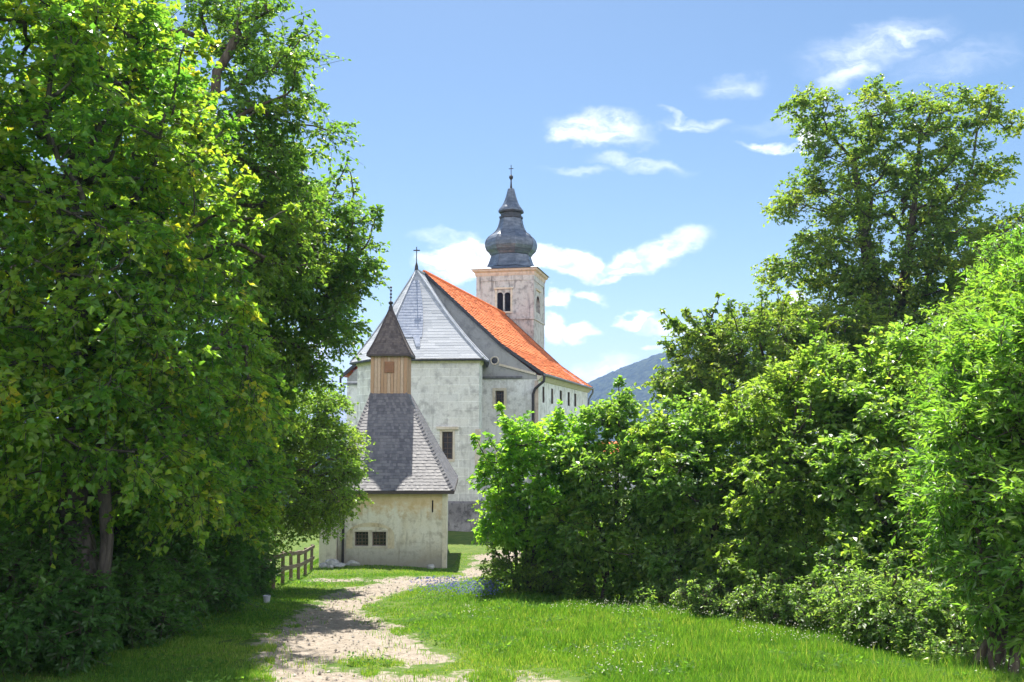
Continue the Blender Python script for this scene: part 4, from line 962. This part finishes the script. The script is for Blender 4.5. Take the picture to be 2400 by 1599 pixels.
# right side: big linden against the sky
RG_ = 'trees behind the thicket on the right'
st = trunk(2040, 36.0, P(2070, 790, 36), seed=11)
def up(*pts): return [tuple(P(x, y, d)) for x, y, d in pts]
tree_from('linden_tree', 'tall open linden rising above the thicket against the sky', RG_,
  [E(1885, 260, 36, 62, 52, 1.4), E(1840, 250, 36, 38, 30, .9), E(1910, 340, 36, 70, 60, 1.6), E(2000, 250, 36, 45, 55, 1.2), E(2010, 330, 36, 70, 60, 1.6), E(2105, 270, 36, 75, 50, 1.6), E(2180, 290, 36, 60, 60, 1.4), E(2240, 250, 36, 62, 45, 1.3), E(2325, 290, 36, 22, 20, .6, 1.0), E(2290, 390, 36, 32, 20, .7, 1.4), E(2180, 390, 36, 90, 70, 1.8), E(2080, 400, 36, 70, 70, 1.6),
   E(1935, 440, 36, 75, 70, 1.8), E(1860, 420, 36, 55, 40, 1.2), E(1810, 475, 36, 36, 24, .8, 1.5), E(1985, 520, 36, 80, 70, 1.8), E(2150, 490, 36, 95, 75, 2), E(1880, 580, 36, 85, 50, 1.7), E(1800, 625, 36, 58, 30, 1.1), E(1940, 640, 36, 90, 55, 1.8), E(2060, 610, 36, 90, 75, 2), E(2190, 580, 36, 85, 80, 2), E(1850, 560, 36, 40, 30, .9), E(1995, 720, 36, 120, 60, 2), E(2130, 720, 36, 130, 75, 2.2), E(2230, 680, 36, 80, 80, 2), E(2050, 800, 36, 150, 60, 2.2)],
  480, .44, .82, [st, up((2040, 760, 36), (2010, 660, 36), (1985, 540, 36), (1970, 430, 36), (1960, 360, 36)), up((2060, 740, 36), (2085, 600, 36), (2100, 480, 36), (2110, 360, 36), (2115, 300, 36)), up((2080, 770, 36), (2150, 600, 36.4), (2200, 480, 36.4), (2235, 380, 36.4), (2245, 300, 36.4)), up((2000, 650, 36), (1930, 600, 35.6), (1860, 580, 35.6), (1800, 610, 35.6)), up((2000, 500, 36), (1930, 450, 35.6), (1870, 430, 35.6))],
  'lf_lime', .16, 12, kt=16, mt=12, base_r=.5, sep=.8, shell=.3)
tree_from('linden_tree', 'rounded yellow green linden at the left foot of the tall one', RG_,
  [E(1720, 800, 33, 130, 80, 2.4), E(1640, 820, 33, 85, 70, 1.8), E(1820, 770, 33.5, 90, 75, 2), E(1600, 880, 32.5, 80, 60, 1.6), E(1700, 900, 32, 150, 80, 2.2), E(1780, 720, 34, 40, 26, 1), E(1870, 830, 33, 110, 80, 2.2), E(1950, 780, 33.5, 80, 70, 2)],
  260, .45, .8, trunk(1750, 33.0, P(1740, 860, 33), seed=13), 'lf_lime', .15, 14, kt=17, mt=12, base_r=.26, shoots=40)
tree_from('linden_tree', 'dense tree at the right edge behind the tall linden', RG_,
  [E(2330, 560, 32, 60, 75, 1.6), E(2280, 640, 32, 80, 70, 1.8), E(2380, 640, 32, 100, 110, 2), E(2300, 760, 31, 130, 90, 2.2), E(2200, 830, 30, 100, 80, 2)],
  150, .5, .85, trunk(2300, 32.0, P(2310, 700, 32), seed=15), 'lf_lime', .15, 16, kt=17, mt=12, base_r=.24)
# thicket
TG = 'shrubs of the thicket on the right'
def bush(name, lab, x, y, d, ells, n, leaf, L, seed, r0=.32, r1=.6, ns=6, group=TG, Wd=.72, kt=14, mt=11, cat='shrub', shoots=22, **kw):
    rg = np.random.default_rng(seed); stems = []
    for k in range(ns):
        e = ells[rg.integers(len(ells))]; c_ = np.array(e[0])+rg.normal(0, .35, 3)*np.array(e[1]); X = P(x, 1400, d).x+rg.uniform(-.5, .5); yy = d+rg.uniform(-.35, .35)
        stems.append(trunk(float(X), yy, (c_[0], c_[1], max(c_[2], H(X, yy)+.5)), n=5, wob=.07, seed=seed*9+k))
    return tree_from(name, lab, group, ells, n, r0, r1, stems, leaf, L, seed, cat=cat, parts=('stems', 'foliage'), tip=.008, kt=kt, mt=mt, Wd=Wd, shoots=shoots, **dict(dict(up=1.25, droop=.25), **kw))
bush('sapling', 'bright green maple sapling at the left end of the thicket', 1210, 1300, 25,
  [E(1215, 1030, 25, 50, 70, .9), E(1160, 1100, 25, 50, 50, .8), E(1250, 1110, 25, 80, 80, 1.1), E(1165, 1200, 25, 55, 55, .9), E(1260, 1210, 25, 80, 70, 1.1), E(1300, 1030, 24.6, 45, 60, .8), E(1125, 1075, 25, 22, 16, .4, .25)], 130, 'lf_bright', .135, 101, .3, .52, Wd=.8, shoots=9)
bush('hazel_shrub', 'hazel with upright leafy shoots next to the sapling in the thicket', 1400, 1380, 24,
  [E(1390, 1000, 24.3, 60, 80, 1), E(1435, 960, 24.5, 30, 50, .6), E(1340, 1060, 24, 60, 60, 1), E(1420, 1120, 24, 100, 100, 1.3), E(1340, 1220, 24, 90, 80, 1.2), E(1450, 1250, 23.6, 100, 90, 1.2), E(1500, 1040, 24.5, 70, 70, 1.2)], 160, 'lf_hazel', .142, 102, .3, .55, shoots=12)
bush('hazel_shrub', 'wide hazel in the middle of the thicket, silvery in the sun', 1600, 1380, 22.5,
  [E(1590, 990, 23.5, 90, 80, 1.3), E(1560, 1110, 22.7, 110, 100, 1.4), E(1690, 1050, 23, 100, 100, 1.4), E(1640, 1210, 22.3, 120, 100, 1.3), E(1560, 1300, 22, 90, 70, 1.1)], 180, 'lf_hazel', .142, 103, .32, .58, shoots=12)
bush('hazel_shrub', 'tall hazel right of the middle of the thicket under the rounded linden', 1800, 1400, 20.5,
  [E(1790, 960, 22, 110, 90, 1.5), E(1880, 900, 22, 90, 90, 1.4), E(1780, 1110, 21, 120, 110, 1.4), E(1900, 1050, 21, 110, 110, 1.4), E(1820, 1260, 20.3, 120, 100, 1.2), E(1730, 1310, 20.3, 90, 70, 1)], 205, 'lf_horn', .13, 104, .32, .58)
bush('hazel_shrub', 'dark based hazel near the right end of the thicket', 2010, 1440, 18.5,
  [E(1990, 960, 20.5, 100, 120, 1.5), E(2080, 860, 21, 90, 90, 1.4), E(2010, 1120, 19, 120, 120, 1.4), E(2110, 1050, 19.5, 100, 120, 1.4), E(2010, 1290, 18.3, 120, 90, 1.1), E(2130, 1220, 18.5, 100, 110, 1.2), E(2150, 900, 21, 80, 90, 1.3)], 215, 'lf_hazel', .142, 105, .32, .56)
bush('ash_tree', 'bright young ash at the right edge, nearest the camera', 2300, 1560, 12.5,
  [E(2300, 820, 14, 90, 120, 1.2), E(2360, 700, 14.5, 70, 90, 1), E(2260, 980, 13.5, 110, 110, 1.2), E(2370, 960, 13.2, 110, 130, 1.2), E(2240, 1140, 13, 110, 100, 1.1), E(2350, 1180, 12.8, 120, 120, 1.1), E(2330, 1340, 12.5, 120, 110, 1), E(2480, 1000, 13, 120, 350, 1.2)], 240, 'lf_ash', .13, 106, .28, .52, Wd=.38, droop=.12, sag=.12, up=1.0, cat='tree', kt=16, mt=13)
bush('ash_tree', 'second young ash behind the bright one at the right edge', 2290, 1450, 16,
  [E(2240, 760, 18, 90, 80, 1.3), E(2330, 640, 18, 70, 80, 1.2), E(2220, 900, 17.5, 100, 110, 1.3), E(2310, 1000, 17, 110, 120, 1.3), E(2200, 1100, 16.5, 100, 120, 1.2), E(2230, 1280, 16, 110, 120, 1.1)], 220, 'lf_ash', .125, 107, .34, .58, Wd=.36, droop=.12, sag=.12, up=1.0, cat='tree')
bush('shrub', 'low rounded shrub at the foot of the sapling beside the path', 1215, 1360, 25,
  [E(1180, 1325, 24.8, 70, 38, .9), E(1250, 1320, 24.6, 70, 45, .9), E(1310, 1340, 24.2, 60, 40, .8)], 80, 'lf_horn', .085, 108, .24, .42, Wd=.6)
bush('bramble_shrub', 'pale grey green bramble in front of the young ash', 2080, 1500, 15,
  [E(2060, 1400, 15, 100, 60, .9), E(2140, 1440, 14.3, 90, 70, .8), E(1990, 1390, 15.6, 70, 50, .8), E(2190, 1500, 13.6, 70, 50, .6)], 150, 'lf_bramble', .075, 109, .22, .4, Wd=.62)
bush('bramble_shrub', 'low bramble at the foot of the hazels in the middle of the thicket', 1700, 1420, 19,
  [E(1640, 1375, 20, 90, 36, .7), E(1760, 1390, 19, 90, 40, .7), E(1870, 1390, 18, 80, 44, .7), E(1540, 1370, 21, 80, 26, .6)], 130, 'lf_bramble', .075, 110, .2, .36, Wd=.62)
# lower shrubs standing behind the front row
for i, (x, y, d, rx, ry, lab) in enumerate([(1520, 1255, 26.5, 170, 90, 'low shrub behind the hazels at the left end of the thicket'), (1800, 1240, 25.5, 170, 110, 'low shrub behind the tall hazel in the thicket'), (2080, 1230, 23, 160, 120, 'low shrub behind the young ashes in the thicket')]):
    bush('shrub', lab, x, y, d, [E(x, y, d, rx, ry, 1.0), E(x, y+ry*.5, d, rx, ry*.6, 1.0)], 75, 'lf_hazel', .15, 120+i, .4, .65, ns=4, shoots=0)
# weeds along the edge of the thicket
rg = np.random.default_rng(55)
def weed_mesh(seed):
    r_ = np.random.default_rng(seed); V_, F_, T_ = [], [], []
    sv = MB(); hh = r_.uniform(.5, .8)
    for k in range(5):
        a = r_.uniform(0, 6.28); ln = r_.uniform(.05, .2); tp = np.array([ln*math.cos(a), ln*math.sin(a), hh*r_.uniform(.6, 1)])
        sv.tube([(0.02*math.cos(a), .02*math.sin(a), -.05), tuple(tp*.5+[0, 0, .03]), tuple(tp)], [.006, .005, .003], 5)
        for j in range(16):
            t = r_.uniform(.15, 1); p = tp*t; a2 = r_.uniform(0, 6.28); L_ = r_.uniform(.07, .15)*(1.2-.6*t); ax = np.array([math.cos(a2), math.sin(a2), r_.uniform(-.3, .5)]); sd = np.array([-math.sin(a2), math.cos(a2), r_.uniform(-.2, .2)])*L_*.25
            k0 = len(V_); V_ += [p, p+ax*L_*.5+sd+[0, 0, .01], p+ax*L_-[0, 0, .02], p+ax*L_*.5-sd+[0, 0, .01]]; F_ += [(k0, k0+1, k0+2), (k0, k0+2, k0+3)]; T_ += [r_.random()]*4
    return sv, np.array(V_), np.array(F_), np.array(T_)
weeds = []
for v_ in range(4):
    sv, a, b_, t = weed_mesh(200+v_); r0 = thing('weed_plant', (0, 0, 0), 'leafy green weed in the ragged row along the foot of the thicket', 'weed', 'weeds along the foot of the thicket')
    s1 = sv.build('stems', M['lf_horn'], r0); s1.data.attributes.new('tint', 'FLOAT', 'POINT'); f_ = np_mesh('leaves', a, b_, M['lf_bramble' if v_ % 2 else 'lf_hazel'], r0, {'tint': t}); weeds.append((r0, s1, f_))
edge = [(1290, 1385), (1400, 1395), (1500, 1400), (1600, 1408), (1700, 1425), (1800, 1440), (1900, 1450), (2000, 1480), (2080, 1520), (2150, 1560)]
used = 0
for i in range(60):
    t = rg.uniform(0, len(edge)-1.001); k = int(t); x = lerp(edge[k][0], edge[k+1][0], t-k)+rg.normal(0, 12); y = min(1564, lerp(edge[k][1], edge[k+1][1], t-k)+rg.normal(-6, 7)); g_ = G(x, y)
    root, s1, f_ = weeds[i % 4]
    if i >= 4:
        r2 = root.copy(); C.objects.link(r2)
        for o_ in (s1, f_): c_ = o_.copy(); C.objects.link(c_); c_.parent = r2
        root = r2
    root.location = (g_.x, g_.y, H(g_.x, g_.y)); root.rotation_euler = (0, 0, rg.uniform(0, 6.28)); s = rg.uniform(.6, 1.25); root.scale = (s, s, s)

# ------------------------------------------------------------------ grass and flowers
rg = np.random.default_rng(9)
def blades(n, X, Y, hts, wd, rg, lean=.45):
    a = rg.uniform(0, 2*math.pi, n); z = hgt(X, Y)-.03; b = np.stack([X, Y, z], 1); d = np.stack([np.cos(a), np.sin(a), np.zeros(n)], 1)
    a2 = rg.uniform(0, 2*math.pi, n); ln = hts*rg.uniform(.1, lean, n); le = np.stack([np.cos(a2)*ln, np.sin(a2)*ln, hts], 1)
    v = np.empty((n, 5, 3)); v[:, 0] = b-d*(wd/2)[:, None]; v[:, 1] = b+d*(wd/2)[:, None]; mid = b+le*np.array([.35, .35, .6]); v[:, 2] = mid+d*(wd*.38)[:, None]; v[:, 3] = mid-d*(wd*.38)[:, None]; v[:, 4] = b+le
    k = np.arange(n)*5; f = np.concatenate([np.stack([k, k+1, k+2], 1), np.stack([k, k+2, k+3], 1), np.stack([k+3, k+2, k+4], 1)])
    return v.reshape(-1, 3), f
def vnoise(x, y, s, seed):
    r_ = np.random.default_rng(seed); o_ = 0
    for k in range(5): a = r_.uniform(0, 6.28); f = s*r_.uniform(.6, 1.7); o_ = o_+np.sin((x*math.cos(a)+y*math.sin(a))*f+r_.uniform(0, 6.28))
    return o_/5
n = 760000
u = rg.random(n); Y = 9.5*(42/9.5)**(u**1.05); X = rg.uniform(-1, 1, n)*Y*.62; X = np.clip(X, -8.4, 12)+rg.normal(0, .05, n)
sd = track(X, Y)+vnoise(X, Y, 2.5, 1)*.42+vnoise(X, Y, 7, 4)*.28
inside_ch = ((X > xl-.1) & (X < XR+.3) & (Y > YC-.1) & (Y < YB))
keep = ((sd < .02) | ((sd < .5) & (rg.random(n) < .07))) & ~inside_ch; X, Y, sd = X[keep], Y[keep], sd[keep]
mead = sm(-1.6, .5, X+.04*(Y-12))*sm(.0, 1.4, -sd)*(1-sm(23, 27, Y))
ht = .05+.05*rg.random(len(X))+mead*(.03+.09*rg.random(len(X)))*(.8+.4*vnoise(X, Y, 1.4, 8)); ht *= .75+.25*sm(0, .5, -sd)
tuft = np.clip(vnoise(X, Y, 4.5, 21)*1.6+.1, -.5, 1); ht *= 1+.55*tuft*(.5+.5*mead); ht = np.where((rg.random(len(X)) < .02*mead), ht*1.7, ht); ht = np.clip(ht, .03, .55)
wd = (.006+.008*rg.random(len(X)))*(Y/14)**.6
v, f = blades(len(X), X, Y, ht, wd, rg)
ti = np.clip(.40+.35*vnoise(X, Y, 1.1, 12)+.25*rg.normal(0, 1, len(X))+.14*sm(-.9, 0, sd)+(rg.random(len(X)) < .05)*.6, 0, 1)
o = np_mesh('grass', v, f, M['grass'], None, {'tint': np.repeat(ti, 5)}); tag(o, 'bright green grass covering the meadow and the path edges', 'grass', kind='stuff')
n = 7000; Yg = 10.5*(36/10.5)**rg.random(n); Xg = rg.uniform(-7, 5, n); k = track(Xg, Yg)+vnoise(Xg, Yg, 2.0, 77)*.3 > -.12; Xg, Yg = Xg[k], Yg[k]; n = len(Xg)
octa = np.array([[1, 0, 0], [0, 1, 0], [-1, 0, 0], [0, -1, 0], [.1, .1, .75], [0, 0, -.6]]); of = np.array([[0, 1, 4], [1, 2, 4], [2, 3, 4], [3, 0, 4], [1, 0, 5], [2, 1, 5], [3, 2, 5], [0, 3, 5]])
sz = (.010+.03*rg.random(n)**3)*(Yg/14)**.5; gv = octa[None]*rg.uniform(.6, 1.3, (n, 6, 1))*sz[:, None, None]; an = rg.uniform(0, 6.28, n); c_, s_3 = np.cos(an)[:, None], np.sin(an)[:, None]
gv = np.stack([gv[:, :, 0]*c_-gv[:, :, 1]*s_3+Xg[:, None], gv[:, :, 0]*s_3+gv[:, :, 1]*c_+Yg[:, None], gv[:, :, 2]+hgt(Xg, Yg)[:, None]-.035+sz[:, None]*.3], 2)
m, nt = new_mat('loose_gravel'); at = nd(nt, 'ShaderNodeAttribute', attribute_name='tint'); principled(nt, ramp(nt, at.outputs['Fac'], [(0, (.21, .18, .15)), (.5, (.30, .265, .22)), (1, (.45, .42, .38))]), .9, .2)
o = np_mesh('gravel', gv.reshape(-1, 3), (of[None]+np.arange(n)[:, None, None]*6).reshape(-1, 3), m, None, {'tint': np.repeat(rg.random(n), 6)}); tag(o, 'loose pale gravel strewn over the dirt track', 'gravel', kind='stuff')
n = 70000; Y = 10.5*(30/10.5)**rg.random(n); X = rg.uniform(-8, 10, n); pt_ = vnoise(X, Y, 1.7, 51)+.6*vnoise(X, Y, 4.0, 52); k = (track(X, Y) < -.05) & (pt_ > .10+.25*rg.random(n)); X, Y = X[k], Y[k]; n = len(X)
a = rg.uniform(0, 6.28, n); L_ = rg.uniform(.03, .085, n); ax = np.stack([np.cos(a), np.sin(a), rg.uniform(-.1, .7, n)], 1)*L_[:, None]; sd_ = np.stack([-np.sin(a), np.cos(a), rg.uniform(-.3, .3, n)], 1)*(L_*.32)[:, None]
b_ = np.stack([X, Y, hgt(X, Y)+rg.uniform(0, .13, n)], 1); v = np.stack([b_, b_+ax*.55+sd_, b_+ax, b_+ax*.55-sd_], 1); k = np.arange(n)*4
o = np_mesh('ground_cover', v.reshape(-1, 3), np.concatenate([np.stack([k, k+1, k+2], 1), np.stack([k, k+2, k+3], 1)]), M['lf_clover'], None, {'tint': np.repeat(rg.random(n), 4)}); tag(o, 'patches of broad leaved weeds and clover among the grass', 'ground cover', kind='stuff')
# flowers: tiny heads as crossed little petals
def flowers(name, mat, X, Y, z, sz, lab, cat):
    n = len(X); b = np.stack([X, Y, hgt(X, Y)+z], 1); v = []
    q = 5; a = np.arange(q)*2*math.pi/q
    V_ = np.empty((n, q+1, 3)); V_[:, 0] = b+np.array([0, 0, 1])*(sz*.35)[:, None]
    for k in range(q): V_[:, k+1] = b+np.stack([np.cos(a[k])*sz*.5, np.sin(a[k])*sz*.5, rg.normal(0, .25, n)*sz], 1)
    kk = np.arange(n)*(q+1); f = np.concatenate([np.stack([kk, kk+1+k, kk+1+(k+1) % q], 1) for k in range(q)])
    o = np_mesh(name, V_.reshape(-1, 3), f, mat, None, {'tint': np.repeat(rg.random(n), q+1)}); tag(o, lab, cat, kind='stuff')
n = 2600; Y = rg.uniform(11.5, 22, n); X = rg.uniform(-1.0, 8, n); k = (poly_sd(X, Y, path_poly) < -.5) & (vnoise(X, Y, .9, 31) > -.05); X, Y = X[k], Y[k]
flowers('clover_flowers', M['whiteflower'], X, Y, rg.uniform(.14, .26, len(X)), rg.uniform(.014, .028, len(X)), 'tiny white clover heads scattered through the meadow grass', 'flowers')
g0, g1 = G(955, 1362), G(1128, 1378)
n = 800; cxs = [(lerp(g0.x, g1.x, t), lerp(g0.y, g1.y, t)+rg.normal(0, .5)) for t in rg.random(16)]
ci = rg.integers(0, 16, n); X = np.array([cxs[i][0] for i in ci])+rg.normal(0, .26, n); Y = np.array([cxs[i][1] for i in ci])+rg.normal(0, .3, n)
flowers('blue_flowers', M['blueflower'], X, Y, rg.uniform(.1, .42, n), rg.uniform(.025, .05, n), 'patch of small blue violet flowers beside the path near the sapling', 'flowers')

# ------------------------------------------------------------------ distant wooded hills
def hill(name, cx, cy, rx, ry, h, lab, seed, step, bump, rot=0.0):
    r_ = np.random.default_rng(seed); n = int(2*max(rx, ry)/step); a = np.linspace(-1, 1, n); HX, HY = np.meshgrid(a*rx, a*ry)
    rr = np.sqrt((HX/rx)**2+(HY/ry)**2); base = h*np.cos(np.clip(rr, 0, 1)*math.pi/2)**1.15+h*.03*vnoise(HX, HY, 8/max(rx, ry), seed)
    bumpn = sum(np.abs(vnoise(HX+13*k, HY-7*k, 1.1/step/ (1+k*.6), seed+k)) for k in range(3))*bump
    z = base+(bumpn+r_.random(HX.shape)*bump*.8)*(rr < .98); c_, s_2 = math.cos(rot), math.sin(rot)
    X = cx+HX*c_-HY*s_2; Y = cy+HX*s_2+HY*c_; z = z+hgt(X, Y)-1
    V_ = np.stack([X.ravel(), Y.ravel(), z.ravel()], 1); idx = np.arange(n*n).reshape(n, n)
    F_ = np.stack([idx[:-1, :-1].ravel(), idx[:-1, 1:].ravel(), idx[1:, 1:].ravel(), idx[1:, :-1].ravel()], 1)
    m, nt = new_mat('wooded_hillside'); g_ = geopos(nt); a1 = noise(nt, g_, .12, 4, .6); a2 = noise(nt, g_, .02, 4, .6)
    cc_ = mix(nt, mrange(nt, a1, .35, .65), (.016, .034, .016), (.042, .062, .024)); cc_ = mix(nt, mrange(nt, a2, .5, .7, 0, .6), cc_, (.05, .07, .03))
    principled(nt, cc_, .95, .05)
    o = np_mesh(name, V_, F_, m); tag(o, lab, 'hill', kind='structure')
hill('hill', 440, 1560, 540, 420, 184, 'blue hazy wooded hill right of the church', 301, 4.5, 3.0)
hill('hill', -150, 470, 170, 150, 60, 'green wooded hillside behind the church on the left', 302, 1.8, 2.4)

# ------------------------------------------------------------------ haze
mb = MB(); mb.box((-5600, -5600, -75), (5600, 5600, 190)); m, nt = new_mat('haze_air')
pv_ = nd(nt, 'ShaderNodeVolumePrincipled'); pv_.inputs['Color'].default_value = (.33, .50, 1.0, 1); pv_.inputs['Density'].default_value = .00021; pv_.inputs['Anisotropy'].default_value = .2
ou = nd(nt, 'ShaderNodeOutputMaterial'); lk(nt, pv_.outputs[0], ou.inputs['Volume'])
o = mb.build('haze', m); tag(o, 'pale blue summer haze over the valley', 'haze', kind='stuff'); o.display_type = 'WIRE'
print('faces', sum(len(o.data.polygons) for o in sc.objects if o.type == 'MESH'))
